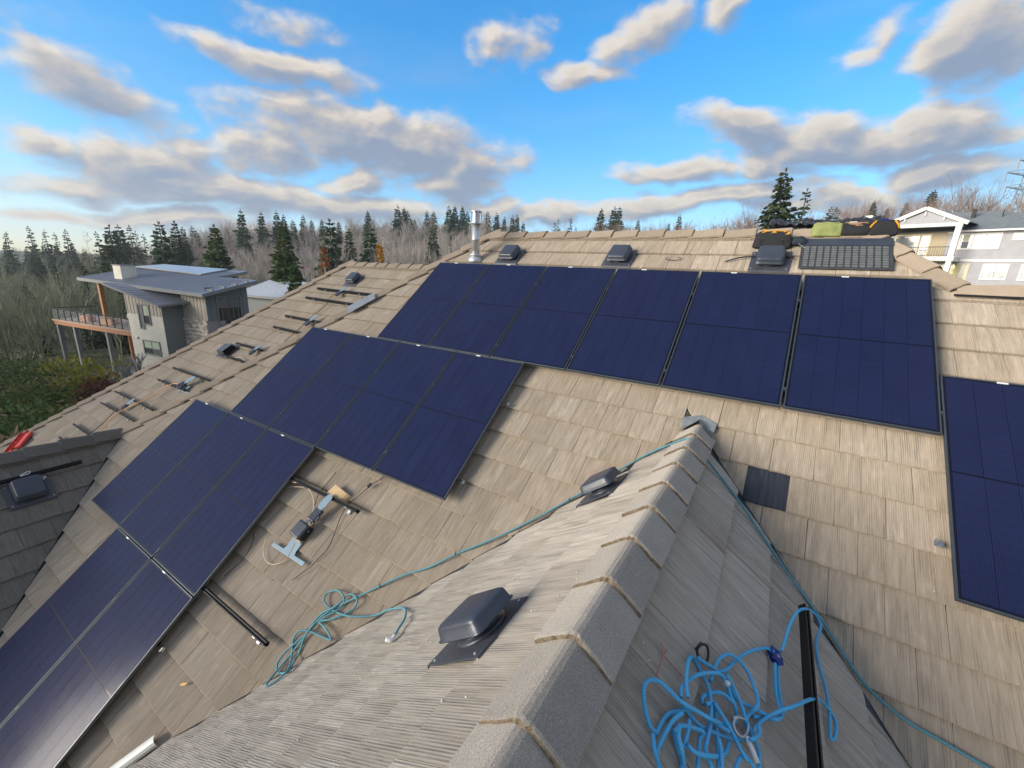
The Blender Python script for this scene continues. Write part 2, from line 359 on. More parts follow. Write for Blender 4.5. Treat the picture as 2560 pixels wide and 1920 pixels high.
def link(name, me, parent=None, M=None, bevel=0, seg=2):
    o = bpy.data.objects.new(name, me); COL.objects.link(o)
    if parent is not None: o.parent = parent
    if M is not None: o.matrix_basis = M
    if bevel:
        b = o.modifiers.new('bevel', 'BEVEL'); b.width = bevel; b.segments = seg; b.limit_method = 'ANGLE'; b.angle_limit = R(35)
    return o
def tag(o, label=None, cat=None, group=None, kind=None):
    if label: o['label'] = label
    if cat: o['category'] = cat
    if group: o['group'] = group
    if kind: o['kind'] = kind
    return o
def thing(name, label, cat, M=None, group=None):
    return tag(link(name, None, None, M), label, cat, group)
def copy_tree(o, parent=None, M=None):
    c = o.copy(); COL.objects.link(c); c.parent = parent
    if M is not None: c.matrix_basis = M
    for ch in o.children: copy_tree(ch, c)
    return c
def frame(o, x, y, z):
    o, x, y, z = Vector(o), Vector(x), Vector(y), Vector(z)
    return Matrix(((x.x,y.x,z.x,o.x),(x.y,y.y,z.y,o.y),(x.z,y.z,z.z,o.z),(0,0,0,1)))
T = Matrix.Translation
def RZ(a): return Matrix.Rotation(a, 4, 'Z')
def RX(a): return Matrix.Rotation(a, 4, 'X')
def RY(a): return Matrix.Rotation(a, 4, 'Y')
def spline(pts, n=6):
    P = [Vector(p) for p in pts]; P = [P[0]*2-P[1]]+P+[P[-1]*2-P[-2]]; out = []
    for i in range(1, len(P)-2):
        for k in range(n):
            t = k/n; a, b, c, d = P[i-1], P[i], P[i+1], P[i+2]
            out.append(.5*((2*b)+(-a+c)*t+(2*a-5*b+4*c-d)*t*t+(-a+3*b-3*c+d)*t*t*t))
    out.append(P[-2]); return out
def seen(p):                              # camera pixel (1024 wide) and depth of a world point
    q = Vector(p)-CAM; d = q.dot(CF)
    if d <= .05: return None
    return (512+416.75*q.dot(CX)/d, 384+416.75*q.dot(CD)/d, d)
# ================================================================== the tiled house
TO = -0.13                                    # tile surface below the panel plane
UP = Vector((0, CP, SP)); NM = Vector((0, -SP, CP)); XA = Vector((1, 0, 0))
def W(u, v, n=TO): return XA*u - UP*v + NM*n  # point on the main slope: u along the ridge, v down the slope, n off the panels
XR, ZR = 4.56, -1.43                          # dormer ridge
XC, ZC = -3.93, -2.961                        # left cross gable ridge
BO = -0.90                                    # rear slope offset
F_MAIN = frame(NM*TO, XA, UP, NM)
F_REAR = frame(NM*BO, XA, UP, NM)
F_DL = frame((XR, 0, ZR), (0,-1,0), (CP,0,SP), (-SP,0,CP))
F_DR = frame((XR, 0, ZR), (0,1,0), (-CP,0,SP), (SP,0,CP))
F_CR = frame((XC, 0, ZC), (0,1,0), (-CP,0,SP), (SP,0,CP))
F_CL = frame((XC, 0, ZC), (0,-1,0), (CP,0,SP), (-SP,0,CP))
RIDGE_V = -1.03
HU, HV = -0.208, -0.233                        # a point on the left hip (u, v)
HR = CP                                        # du per dv along a 45 degree hip
def hip_u(v): return HU-(v-HV)*HR
RU, RV = 6.263, -0.372                         # a point on the right hip
def hipr_u(v): return RU+(v-RV)*HR
LOWR_V = -0.08                                 # lower ridge on the right
U_RL, U_RR = hip_u(RIDGE_V), hipr_u(RIDGE_V)
P_RL, P_RR = W(U_RL, RIDGE_V), W(U_RR, RIDGE_V)
F_HL = frame(P_RL, (0,-1,0), (CP,0,SP), (-SP,0,CP))
F_HR = frame(P_RR, (0,1,0), (-CP,0,SP), (SP,0,CP))
F_BACK = frame(P_RL, (-1,0,0), (0,-CP,SP), (0,SP,CP))
EAVE_V = 8.6
BHU, BHV = -4.56, -0.595                       # a point on the rear slope's hip
def bhip_u(v): return BHU-(v-BHV)*HR
B_RV = -1.03

house = thing('tiled_house', 'large house under brown concrete roof tiles, its roof slopes filling the foreground', 'house')
TW, TE, TT = .300, .325, .033                  # tile width, exposure, thickness

def clip(poly, a, b, c):                       # keep a*x+b*y+c >= 0
    out = []; n = len(poly)
    for i in range(n):
        p, q = poly[i], poly[(i+1) % n]; dp = a*p[0]+b*p[1]+c; dq = a*q[0]+b*q[1]+c
        if dp >= 0: out.append(p)
        if (dp >= 0) != (dq >= 0):
            t = dp/(dp-dq); out.append((p[0]+(q[0]-p[0])*t, p[1]+(q[1]-p[1])*t))
    return out
def line2(p, q, side):                         # half plane of the line p-q that holds the point 'side'
    a, b = -(q[1]-p[1]), q[0]-p[0]; c = -(a*p[0]+b*p[1])
    if a*side[0]+b*side[1]+c < 0: a, b, c = -a, -b, -c
    return a, b, c
def area(poly): return abs(sum(poly[i][0]*poly[(i+1)%len(poly)][1]-poly[(i+1)%len(poly)][0]*poly[i][1] for i in range(len(poly))))/2

# whole tile meshes: six variants with an uneven lower edge
def tile_geo(seed, w=TW-.004, L=TE+.05):
    rs = random.Random(seed); n = 5; vs_ = []; fs_ = []
    rows = []
    jit = [rs.uniform(-.0035, .0035) for _ in range(n+1)]; jz = [rs.uniform(-.002, .002) for _ in range(n+1)]
    for i in range(n+1):
        x = w*i/n+.002; e = .006 if i in (0, n) else 0
        for (y, z) in ((jit[i]+.006, -TT), (jit[i], -.006+jz[i]), (jit[i]+.007, 0+jz[i]*.5-e*.3), (L, -TT*L/TE)):
            vs_.append((x, y, z))
    for i in range(n):
        for k in range(3): fs_.append((i*4+k, (i+1)*4+k, (i+1)*4+k+1, i*4+k+1))
    fs_ += [(0,1,2,3), (n*4+3, n*4+2, n*4+1, n*4)]
    return vs_, fs_
TGEO = [tile_geo(s_) for s_ in range(6)]
TMESH = {}
def tile_mesh(k, mt):
    if (k, mt.name) not in TMESH:
        TMESH[(k, mt.name)] = MB().add(*TGEO[k]).mesh('tile', mt)
    return TMESH[(k, mt.name)]

PANELS = []                                    # (u0, v0) of every panel, filled below
PW, PH, PG = 1.016, 1.821, .021
PITCH, VP = PW+PG, 1.8327
ROW_U = [0.0, -1.560, -1.560-PITCH, -1.560]
for r_, (n_, u_) in enumerate(zip((6, 4, 3, 2), ROW_U)):
    for i_ in range(n_): PANELS.append((u_+i_*PITCH, r_*VP, r_, i_))
PANELS.append((6.212, 1.227, 9, 0))
def under_panel(p):                            # does a panel cover this roof point as seen from the camera?
    d = p-CAM; den = d.dot(NM)
    if abs(den) < 1e-6: return False
    t = -CAM.dot(NM)/den
    if not 0 < t < 1: return False
    q = CAM+d*t; u, v = q.x, -q.dot(UP)
    return any(a < u < a+PW and b < v < b+PH for a, b, _, _ in PANELS)

TILES = []                                     # every tile: (score, slope index, placement)
SLOPES = []
def slope(name, F, polys, mt, pitch, y_phase, x_phase, xr, yr, split=None, holes=(), ends=None):
    """polys: list of half planes, or split(x, y) -> list of half planes for the tile at x, y"""
    si = len(SLOPES)
    SLOPES.append(dict(name=name, F=F, mt=mt, items=[]))
    j0 = math.floor((yr[0]-y_phase)/pitch); j1 = math.ceil((yr[1]-y_phase)/pitch)
    for j in range(j0, j1+1):
        y0 = y_phase+j*pitch
        xo = x_phase+(.5*TW if j % 2 else 0)
        i0 = math.floor((xr[0]-xo)/TW); i1 = math.ceil((xr[1]-xo)/TW)
        for i in range(i0, i1+1):
            x0 = xo+i*TW
            rect = [(x0+.002, y0), (x0+TW-.002, y0), (x0+TW-.002, y0+pitch+.05), (x0+.002, y0+pitch+.05)]
            hp = polys if split is None else split(x0+TW/2, y0+pitch/2)
            pl = rect
            for h in hp:
                pl = clip(pl, *h)
                if len(pl) < 3: break
            if len(pl) < 3 or area(pl) < .002: continue
            c = F @ Vector((x0+TW/2, y0+pitch/2, 0))
            if any(abs(x0+TW/2-hx) < .1 and abs(y0+pitch/2-hy) < .1 for hx, hy in holes): continue
            whole = area(pl) > .995*area(rect)
            cs = [seen(F @ Vector((*q, 0))) for q in (rect[0], rect[1], (x0+TW, y0+pitch), (x0, y0+pitch))]
            sc_ = 0
            s0 = seen(c)
            if all(cs) and s0 and -20 < s0[0] < 1044 and -20 < s0[1] < 788 and not under_panel(c):
                sc_ = area([(q[0], q[1]) for q in cs])*area(pl)/area(rect)
                if not whole: sc_ *= .9
            rs = random.Random(i*7919+j*104729+si)
            z = rs.uniform(-.0025, .0025); rz = rs.uniform(-.004, .004)
            TILES.append((sc_, si, x0, y0, pl, whole, z, rz, rs.randrange(6), pitch))
def clipped_geo(pl, y0, pitch):                # a cut tile, top tilted like the whole ones
    n = len(pl)
    if sum(pl[i][0]*pl[(i+1)%n][1]-pl[(i+1)%n][0]*pl[i][1] for i in range(n)) < 0: pl = pl[::-1]
    top = [(x, y, -TT*(y-y0)/pitch) for x, y in pl]; bot = [(x, y, -TT*(y-y0)/pitch-TT) for x, y in pl]
    return bot+top, [tuple(range(n-1,-1,-1)), tuple(range(n, 2*n))]+[(i,(i+1)%n,n+(i+1)%n,n+i) for i in range(n)]

# --- main slope (local x = u, y = -v)
hipL = line2((hip_u(0), 0), (hip_u(4), -4), (3, -3)); hipR = line2((hipr_u(-1), 1), (hipr_u(0), 0), (3, -3))
JV = 2.10                                      # the dormer ridge meets the slope here
def vl(v): return XR-(v-JV)*CP
def vr(v): return XR+(v-JV)*CP
valL = line2((vl(JV), -JV), (vl(6), -6), (0, -4)); valR = line2((vr(JV), -JV), (vr(6), -6), (9, -4))
CV_U, CV_V = -3.523, 5.080
valC = line2((CV_U, -CV_V), (CV_U+2*CP, -CV_V-2), (3, -5))
def main_split(x, y):
    hp = [hipL, valC, (0, -1, -RIDGE_V+.0)]
    hp.append(hipR if x < hipr_u(LOWR_V) else (0, -1, -LOWR_V))
    if -y > JV-.2: hp.append(valL if x < XR else valR)
    return hp
DARK = (5.168, -2.558)
slope('main_slope', F_MAIN, None, M_TILE, TE, .205-8*TE, .068, (-4.2, 9.6), (-EAVE_V, 1.1), main_split, holes=[DARK])
# --- rear slope beyond the hip
bh = line2((bhip_u(0), 0), (bhip_u(4), -4), (3, -3))
slope('rear_slope', F_REAR, [bh, (0, -1, -B_RV), line2((-.4, 1), (-.4-7*CP, -6), (-8, -2)), (0, 1, 6.9)], M_TILE, TE, .205-8*TE, .07, (-11, 0.4), (-6.9, 1.1))
# --- dormer
YF = -6.6                                      # dormer front verge
def dval(sgn): # valley in dormer-local coordinates: plan 45 degrees from the junction
    yj = W(XR, JV).y
    return yj
YJ = dval(0)
# left: local x = -Y, y upslope; valley: point at slope distance s below the ridge lies at Y = YJ - s*CP
VO = .045                                      # dormer tiles run a little over the valley
dlv = line2((-YJ-VO, 0), (-YJ-VO+4*CP, -4), (-YJ+6, -1)); drv = line2((YJ+VO, 0), (YJ+VO-4*CP, -4), (YJ-6, -1))
slope('dormer_slope', F_DL, [dlv, (0, -1, 0), (-1, 0, -YF)], M_TILE_G, .335, -.55, .1, (1.4, 6.7), (-5.2, 0))
slope('dormer_slope', F_DR, [drv, (0, -1, 0), (1, 0, -YF)], M_TILE_G, .36, -.545, .04, (-6.7, -1.4), (-3.0, 0))
# --- left cross gable
YCJ = -3.47
crv = line2((YCJ, 0), (YCJ-4*CP, -4), (YCJ-6, -1))
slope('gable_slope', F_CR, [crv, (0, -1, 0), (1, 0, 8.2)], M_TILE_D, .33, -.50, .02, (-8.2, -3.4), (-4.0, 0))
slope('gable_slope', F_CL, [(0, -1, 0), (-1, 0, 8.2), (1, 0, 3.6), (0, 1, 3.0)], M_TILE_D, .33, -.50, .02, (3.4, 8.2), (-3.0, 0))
# --- hip and back slopes, turned away from the camera
slope('hip_slope', F_HL, [line2((0, 0), (-0+4*CP, -4), (0, -3)), (0, -1, 0), line2((.1, -.5), (3.6, -5.0), (0, -5)) if False else (0, 1, 4.2), line2((-.9, -1.2), (3, -5.9), (4, 0))], M_TILE, TE, -.5, 0, (-2, 4.2), (-4.2, 0))
slope('back_slope', F_BACK, [(0, -1, 0), (0, 1, 4.5), line2((0, 0), (4*CP, -4), (-3, -3)), line2((-(U_RR-U_RL), 0), (-(U_RR-U_RL)-4*CP, -4), (-3, -3))], M_TILE, TE, -.5, 0, (-10, 4), (-4.5, 0))
slope('hip_slope', F_HR, [(0, -1, 0), line2((0, 0), (-4*CP, -4), (0, -3)), line2((0, 0), (4*CP, -4), (0, -3)), (0, 1, (LOWR_V-RIDGE_V))], M_TILE, TE, -.5, 0, (-3, 3), (-1.2, 0))
LRP = W(hipr_u(LOWR_V), LOWR_V)
F_BACK2 = frame(LRP, (-1,0,0), (0,-CP,SP), (0,SP,CP))
slope('back_slope', F_BACK2, [(0, -1, 0), (0, 1, 3), line2((1, 0), (1-3*CP, -3), (-3, -1))], M_TILE, TE, -.5, 0, (-3.5, 1), (-3, 0))

order = sorted(range(len(TILES)), key=lambda k: -TILES[k][0])
single = set(k for k in order[:300] if TILES[k][0] > 0)
deck_polys = {}
for si, sl in enumerate(SLOPES):
    rest = MB(); solo = []
    for k, t_ in enumerate(TILES):
        if t_[1] != si: continue
        (solo if k in single else sl['items']).append(t_)
    # the slope itself: the dark underlay sheet its tiles lie on
    sh = MB(); cells = set()
    for t_ in solo+sl['items']:
        pl = [(x, y) for x, y in t_[4]]; n = len(pl); a = len(sh.v)
        sh.v += [(x, y, -.066) for x, y in pl]; sh.f.append(tuple(range(a, a+n))); sh.m.append(0)
    so = sh.build(sl['name'], M_DECK, house, M=sl['F'])
    for (_, _, x0, y0, pl, whole, z, rz, kk, pitch) in solo:
        if whole:
            link('tile', tile_mesh(kk, sl['mt']), so, T((x0, y0, z)) @ RZ(rz) @ Matrix.Diagonal((1, pitch/TE, 1, 1)))
        else:
            cx = sum(p[0] for p in pl)/len(pl)
            vs_, fs_ = clipped_geo([(x-cx, y-y0) for x, y in pl], 0, pitch)
            MB().add(vs_, fs_).build('tile', sl['mt'], so, M=T((cx, y0, z)))
    for (_, _, x0, y0, pl, whole, z, rz, kk, pitch) in sl['items']:
        if whole: rest.add(*TGEO[kk], M=T((x0, y0, z)) @ RZ(rz) @ Matrix.Diagonal((1, pitch/TE, 1, 1)))
        else:
            vs_, fs_ = clipped_geo(pl, y0, pitch); rest.add(vs_, fs_, M=T((0, 0, z)))
    if rest.v: tag(rest.build('tile_field', sl['mt'], so), kind='stuff')
    sl['obj'] = so
MAIN, REAR, DLS, DRS, CRS = [SLOPES[i]['obj'] for i in range(5)]
# the odd dark tile by the dormer valley
vs_, fs_ = TGEO[2]
tag(MB().add(vs_, fs_).build('tile', M_TILE_S, MAIN, M=T((DARK[0]-TW/2, -2.72, 0))), 'dark blue grey replacement tile')

# --- ridge and hip tiles
def cap_geo(L, leg, half, seed=0):
    """angular ridge tile along +y, apex up; legs fall at the angle 'half' below level"""
    rows = []
    ch_, sh_ = math.cos(half), math.sin(half); r0 = .055
    arc = [(r0*math.sin(a_), r0*math.cos(a_)-r0) for a_ in (-half, -half*.5, 0, half*.5, half)]; ex_, ez_ = arc[-1]
    prof_o = [(-ex_-leg*.86*ch_, ez_-leg*.86*sh_), (-ex_-leg*.4*ch_, ez_-leg*.4*sh_)]+arc+[(ex_+leg*.4*ch_, ez_-leg*.4*sh_), (ex_+leg*.86*ch_, ez_-leg*.86*sh_)]
    n = len(prof_o); vs_ = []; fs_ = []; ms = []
    rj = random.Random(seed); prof_o = [p_ for a_, b_ in zip(prof_o[:-1], prof_o[1:]) for p_ in (a_, ((a_[0]+b_[0])/2, (a_[1]+b_[1])/2))]+[prof_o[-1]]; n = len(prof_o)
    jy = [rj.uniform(-.006, .006) for _ in range(n)]; jz = [rj.uniform(-.004, .003) for _ in range(n)]
    for y, lift, tt in ((0, .030, .026), (.014, .034, .024), (L, .004, .018)):
        for k_, (x, z) in enumerate(prof_o): vs_.append((x, y+(jy[k_] if y < .1 else 0), z+lift+(jz[k_] if y == 0 else 0)))
        for k_, (x, z) in enumerate(prof_o): vs_.append((x*.97, y+(jy[k_]*.5 if y < .1 else 0), z+lift-tt-(jz[k_] if y == 0 else 0)))
    for r_ in range(2):
        a, b = r_*2*n, (r_+1)*2*n
        for i in range(n-1):
            fs_.append((a+i, a+i+1, b+i+1, b+i)); ms.append(0)
            fs_.append((b+n+i, b+n+i+1, a+n+i+1, a+n+i)); ms.append(0)
        fs_.append((a, b, b+n, a+n)); ms.append(0); fs_.append((a+n-1, a+2*n-1, b+2*n-1, b+n-1)); ms.append(0)
    for i in range(n-1): fs_.append((n+i, n+i+1, i+1, i)); ms.append(1)
    return vs_, fs_, ms
CAPM = {}
def caps(p0, p1, m0, leg, half, exp=.36, name='ridge_tile', lift=0, endmat=None, skip=()):
    """a run of ridge tiles from p0 (open end first) to p1"""
    p0, p1 = Vector(p0), Vector(p1); d = (p1-p0); L = d.length; d.normalize()
    z = Vector((0,0,1)); x = d.cross(z).normalized(); z = x.cross(d)
    n = max(1, round(L/exp)); ex = L/n
    rs = random.Random(int(L*1000))
    for k_ in range(4):
        vs_, fs_, ms = cap_geo(ex+.055, leg, half, int(L*100)+k_); b = MB().add(vs_, fs_); b.m = ms; CAPM[k_] = b.mesh('ridge_tile', [m0, endmat or M_CAPEND], False)
    for i in range(n):
        if i in skip: continue
        o = p0+d*(ex*i)
        link(name, CAPM[i % 4], house, frame(o+z*lift, x, d, z) @ RZ(rs.uniform(-.012, .012)) @ RY(rs.uniform(-.015, .015)), bevel=.006, seg=2)
HALF_HIP = math.atan(TP/math.sqrt(2)) * .86
# main ridge, its hips, the lower right ridge
caps(P_RR+Vector((0,0,.0)), P_RL, M_CAP, .165, PHI, .37)
hipdir = Vector((-1,-1,-TP))
pe = W(hip_u(4.56), 4.56)
caps(pe, P_RL+Vector((.06,.06,.05)), M_CAP, .150, R(30), .36)
caps(LRP, P_RR+Vector((-.05,.05,.05)), M_CAP, .165, R(30), .36)
caps(LRP+Vector((3.2,0,0)), LRP+Vector((-.02,0,0)), M_CAP, .165, PHI, .40)
# rear slope
def WB(u, v, n=BO): return W(u, v, n)
PBR = WB(bhip_u(B_RV), B_RV)
caps(WB(-.95, B_RV), PBR, M_CAP, .165, PHI, .37)
caps(WB(bhip_u(6.6), 6.6), PBR+Vector((.05,.05,.05)), M_CAP, .150, R(30), .36)
# dormer ridge (open ends face the camera)
caps((XR+.012, YF, ZR+.018), (XR+.012, YJ-.02, ZR+.018), M_CAPG, .185, PHI, .362)
# cross gable ridge
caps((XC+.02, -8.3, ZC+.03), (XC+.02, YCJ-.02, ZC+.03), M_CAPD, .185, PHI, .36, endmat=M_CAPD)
# valley metal: dormer left, dormer right, cross gable; and lead apron under the dormer ridge
def strip(name, pts, w, mt, parent, dz=-.035, th=.004):
    b = MB()
    for p, q in zip(pts[:-1], pts[1:]): b.bar(Vector(p)+Vector((0,0,dz)), Vector(q)+Vector((0,0,dz)), w, th)
    return b.build(name, mt, parent)
strip('valley_flashing', [W(vl(JV+.1), JV+.1), W(vl(8), 8)], .22, M_FLASH, house)
strip('valley_flashing', [W(vr(JV+.1), JV+.1), W(vr(6.5), 6.5)], .22, M_FLASH, house)
strip('valley_flashing', [W(CV_U-.25*CP, CV_V-.25), W(CV_U+3.5*CP, CV_V+3.5)], .2, mat('dark_valley', (.02, .02, .022), .6), house)
# apron of pale lead at the top of the dormer
ap = MB()
fj = Vector((XR+.012, YJ, ZR+.05))
for sx in (-1, 1):
    ap.add([(XR, YJ+.02, ZR+.058), (XR+sx*.13, YJ+.02, ZR-.01), (XR+sx*.150, YJ-.12, ZR-.055), (XR+sx*.01, YJ-.10, ZR+.070)], [(0,1,2,3)])
    ap.add([(XR+sx*.0, YJ+.08, ZR+.085), (XR+sx*.15, YJ+.03, ZR+.045), (XR+sx*.14, YJ-.06, ZR-.02), (XR+sx*.0, YJ-.01, ZR+.03)], [(0,1,2,3)])
tag(ap.build('lead_apron', mat('lead_sheet', (.24, .27, .275), .55, metal=.2, var=.3, scale=16, dirt=.5), house, M=T((0,0,0))), 'crumpled pale lead flashing at the dormer head')
ap_m = house.children[-1].modifiers.new('thick', 'SOLIDIFY'); ap_m.thickness = .003
# black underlay strip under the lower right ridge tiles
strip('ridge_roll', [LRP+Vector((-.1,-.14,-.085)), LRP+Vector((3.2,-.14,-.085))], .05, M_BLACKM, house, dz=0, th=.018)
# walls below the eaves (only seen from beside the house)
wl = MB(); wl.box(-3.5, 9.5, -6.0, 5.0, -9.5, -6.2); wl.box(-10.5, 0.3, -1.5, 9.0, -10, -5.2)
wl.box(3.0, 6.1, -6.4, -4.0, -9.5, -3.0)
wl.build('wall', mat('house_siding', (.42, .38, .32), .8), house)
# pale gutter end lying at the foot of the dormer valley
gm = MB(); g0, g1_ = W(1.18, 6.37, TO+.02), W(.96, 6.74, TO+.02)
for k_ in range(6):
    a0, a1 = math.pi*(k_/6), math.pi*((k_+1)/6)
    dvec = (g1_-g0).normalized(); sx = dvec.cross(NM).normalized()
    for (aa, bb) in ((a0, a1),):
        q = [g0+sx*(.05*math.cos(aa))+NM*(.05*math.sin(aa)-.01), g0+sx*(.05*math.cos(bb))+NM*(.05*math.sin(bb)-.01)]
        gm.add([q[0], q[1], q[1]+dvec*.55, q[0]+dvec*.55], [(0,1,2,3)])
gm.build('gutter_end', mat('pale_gutter', (.55, .57, .56), .4, var=.08), house)
# ================================================================== solar panels
ORD = ['first', 'second', 'third', 'fourth', 'fifth', 'sixth']
def panel_meshes():
    fr = MB(); b = .011
    for (x0, x1, y0, y1) in ((0, PW, -b, 0), (0, PW, -PH, -PH+b), (0, b, -PH+b, -b), (PW-b, PW, -PH+b, -b)): fr.box(x0, x1, y0, y1, -.030, 0)
    bk = MB().box(b, PW-b, -PH+b, -b, -.012, -.0042)
    cw = (PW-2*b-.028)/6
    ch = (PH-2*b-.040)/2
    ce = MB().box(.0012, cw-.0012, 0, ch, -.004, -.0026)
    lb = MB().box(0, .062, 0, .013, -.004, .0012)
    cl = MB().box(-.015, .015, -.013, .013, -.034, .003); cl.box(-.006, .006, -.006, .006, .003, .007)
    return fr.mesh('frame', M_FRAME), bk.mesh('backsheet', M_BACK), ce.mesh('cell_string', M_CELL), lb.mesh('maker_label', M_WHITEP), cl.mesh('clamp', M_FRAME), cw, ch, b
mfr, mbk, mce, mlb, mcl, cw, ch, bb = panel_meshes()
ROWN = {0: 'top', 1: 'second', 2: 'third', 3: 'lowest'}
for (u0, v0, r_, i_) in PANELS:
    if r_ == 9: lab = 'black solar panel at the right edge, lower than the top row and set apart'
    else:
        lab = 'black solar panel, %s from the left in the %s row of the array' % (ORD[i_], ROWN[r_])
    rs = random.Random(r_*10+i_)
    p = thing('solar_panel', lab, 'solar panel', frame(W(u0, v0, 0), XA, UP, NM) @ RX(rs.uniform(-.0012, .0012)) @ RY(rs.uniform(-.0015, .0015)), 'solar panels on the front roof slope')
    link('frame', mfr, p, bevel=.0012, seg=1)
    bk_ = link('backsheet', mbk, p)
    for row in range(2):
        for c in range(6):
            link('cell_string', mce, bk_, T((bb+.014+c*cw, -bb-.014-(row+1)*ch-row*.012, 0)))
    link('maker_label', mlb, p, T((PW*.315, -.017, 0)))
    last = {0: 5, 1: 3, 2: 2, 3: 1, 9: 0}[r_]
    rails = {0: (.42, 1.62), 1: (.565, 1.575), 2: (.42, 1.735), 3: (.46, 1.5), 9: (.62, 1.45)}[r_]
    if i_ != last:
        for v in rails: link('clamp', mcl, p, T((PW+PG/2, -v, 0)))
    else:
        if r_ in (1, 3):
            for v in rails: tag(MB().box(0, .05, -.018, .018, -.085, -.079).box(.045, .05, -.018, .018, -.079, -.05).box(.0, .05, -.018, -.012, -.079, -.065).build('end_clip', M_ALU, p, M=T((PW+.01, -v, 0))))
        if r_ == 0: link('clamp', mcl, p, T((PW+.006, -1.62, 0)))
    if r_ == 9: tag(MB().box(-.05, 0, -.018, .018, -.085, -.079).box(-.05, -.045, -.018, .018, -.079, -.045).build('end_clip', M_ALU, p, M=T((-.012, -1.45, 0))))

# mounting rails: black channel with a slot on top
def rail_geo(L, w=.036, h=.052):
    b = MB(); t = .004
    b.box(0, L, -w/2, -w/2+t, -h, 0); b.box(0, L, w/2-t, w/2, -h, 0); b.box(0, L, -w/2+t, w/2-t, -h, -h+t)
    b.box(0, L, -w/2+t, -w/2+.011, -.004, 0); b.box(0, L, w/2-.011, w/2-t, -.004, 0); b.box(0, L, -w/2+t, w/2-t, -.022, -.018)
    return b
def foot(parent, x):
    b = MB(); b.box(x-.02, x+.02, -.06, -.02, -.105, -.095); b.box(x-.02, x+.02, -.026, -.020, -.105, -.01)
    b.lathe([(.007, -.02), (.007, .0)], 8, M=T((x, -.023, -.015)) @ RX(R(90)))
    b.build('mount_foot', M_ALU, parent)
def rail(label, F, x0, x1, y, n, group, feet=(), mt=M_BLACKM, rot=0, tall=.052):
    o = thing('mounting_rail', label, 'rail', F @ T((x0, y, n)) @ RZ(rot), group)
    rail_geo(x1-x0, h=tall).build('channel', mt, o)
    for f in feet: foot(o, f)
    return o
GR = 'mounting rails under the panels'
F_PAN = frame((0,0,0), XA, UP, NM)
for r_, (n_, vv) in enumerate(zip((6, 4, 3, 2), ((.42, 1.62), (.565, 1.575), (.42, 1.735), (.46, 1.5)))):
    for q, v in enumerate(vv):
        a, b = ROW_U[r_]+.03, ROW_U[r_]+n_*PITCH-.07
        if r_ == 2: b = 1.65
        lab = 'black rail running under the %s row of panels, %s one' % (ROWN[r_], 'upper' if q == 0 else 'lower')
        if r_ == 2: lab = ('black rail jutting from under the third row beside the cardboard flap' if q == 0 else 'bare black rail end jutting right from below the third row, near the coiled teal rope')
        rail(lab, F_PAN, a, b, -(r_*VP+v), -.034, GR, feet=[b-a-.17] if r_ == 2 else (b-a-.6,))
for q, v in enumerate((.62, 1.45)): rail('black rail under the solitary right panel, %s one' % ('upper' if q == 0 else 'lower'), F_PAN, 6.25, 7.2, -(1.227+v), -.034, GR)
# rear slope: rails waiting for panels
BR = [(-4.25, -2.2, .05, -.02), (-4.33, -2.3, .385, -.025), (-4.38, -2.8, 1.02, -.025), (-4.39, -3.0, 1.385, -.03), (-5.06, -4.0, 2.015, -.02), (-5.14, -4.05, 2.385, -.03), (-6.37, -4.62, 3.03, 0),
      (-6.43, -5.1, 3.4, 0), (-7.55, -5.47, 4.01, 0), (-7.58, -5.62, 4.352, 0), (-7.66, -6.5, 4.98, 0), (-7.62, -7.1, 5.32, 0)]
ORD2 = ['topmost', 'second', 'third', 'fourth', 'fifth', 'sixth', 'seventh', 'eighth', 'ninth', 'tenth', 'eleventh', 'lowest']
for k_, (a, b, v, rot) in enumerate(BR):
    L = b-a
    rail('bare black rail on the rear slope, %s of the twelve from the ridge down' % ORD2[k_], F_REAR, a, b, -v, .085, 'bare rails on the rear slope', feet=[L*.16, L*.75], rot=rot if k_ < 6 else 0)

# ================================================================== roof vents
def vent_meshes():
    fl = MB(); fl.box(-.205, .205, -.20, .16, -.004, .004)
    fl.add([(-.205,-.20,.004),(.205,-.20,.004),(.205,-.215,-.016),(-.205,-.215,-.016)], [(3,2,1,0)])
    co = MB().lathe([(.135, .004), (.125, .018), (.105, .022), (.105, .034), (.112, .036), (.112, .041), (.105, .043), (.105, .052), (.112, .054), (.112, .060), (.10, .064), (.10, .085)], 28)
    # pan shaped cap
    cp = MB(); prof = [(.148, .156, .054), (.148, .156, .059), (.139, .147, .063), (.133, .141, .104), (.128, .136, .114), (.118, .126, .121), (.100, .108, .124)]
    seg = 32; rr = .35; vs_ = []; fs_ = []
    for (hx, hy, z) in prof:
        for i in range(seg):
            a = 2*math.pi*(i+.5)/seg; c, s_ = math.cos(a), math.sin(a); e = .20
            vs_.append((hx*math.copysign(abs(c)**e, c), hy*math.copysign(abs(s_)**e, s_), z))
    for j in range(len(prof)-1):
        for i in range(seg): k = (i+1) % seg; fs_.append((j*seg+i, j*seg+k, (j+1)*seg+k, (j+1)*seg+i))
    fs_.append(tuple(range((len(prof)-1)*seg, len(prof)*seg))); fs_.append(tuple(range(seg-1,-1,-1)))
    cp.add(vs_, fs_)
    return fl.mesh('flashing', M_FLASH), co.mesh('collar', M_BLACKP, True), cp.mesh('cap', M_BLACKP, True)
vfl, vco, vcp = vent_meshes()
def vent(label, F, x, y, rot=0, z=0.006, s=1):
    o = thing('roof_vent', label, 'roof vent', F @ T((x, y, z)) @ RZ(rot) @ Matrix.Scale(s, 4), 'square black roof vents')
    link('flashing', vfl, o); link('collar', vco, o); c = link('cap', vcp, o)
    return o
vent('square black roof vent near the ridge beside the metal flue', F_MAIN, 1.17, .385)
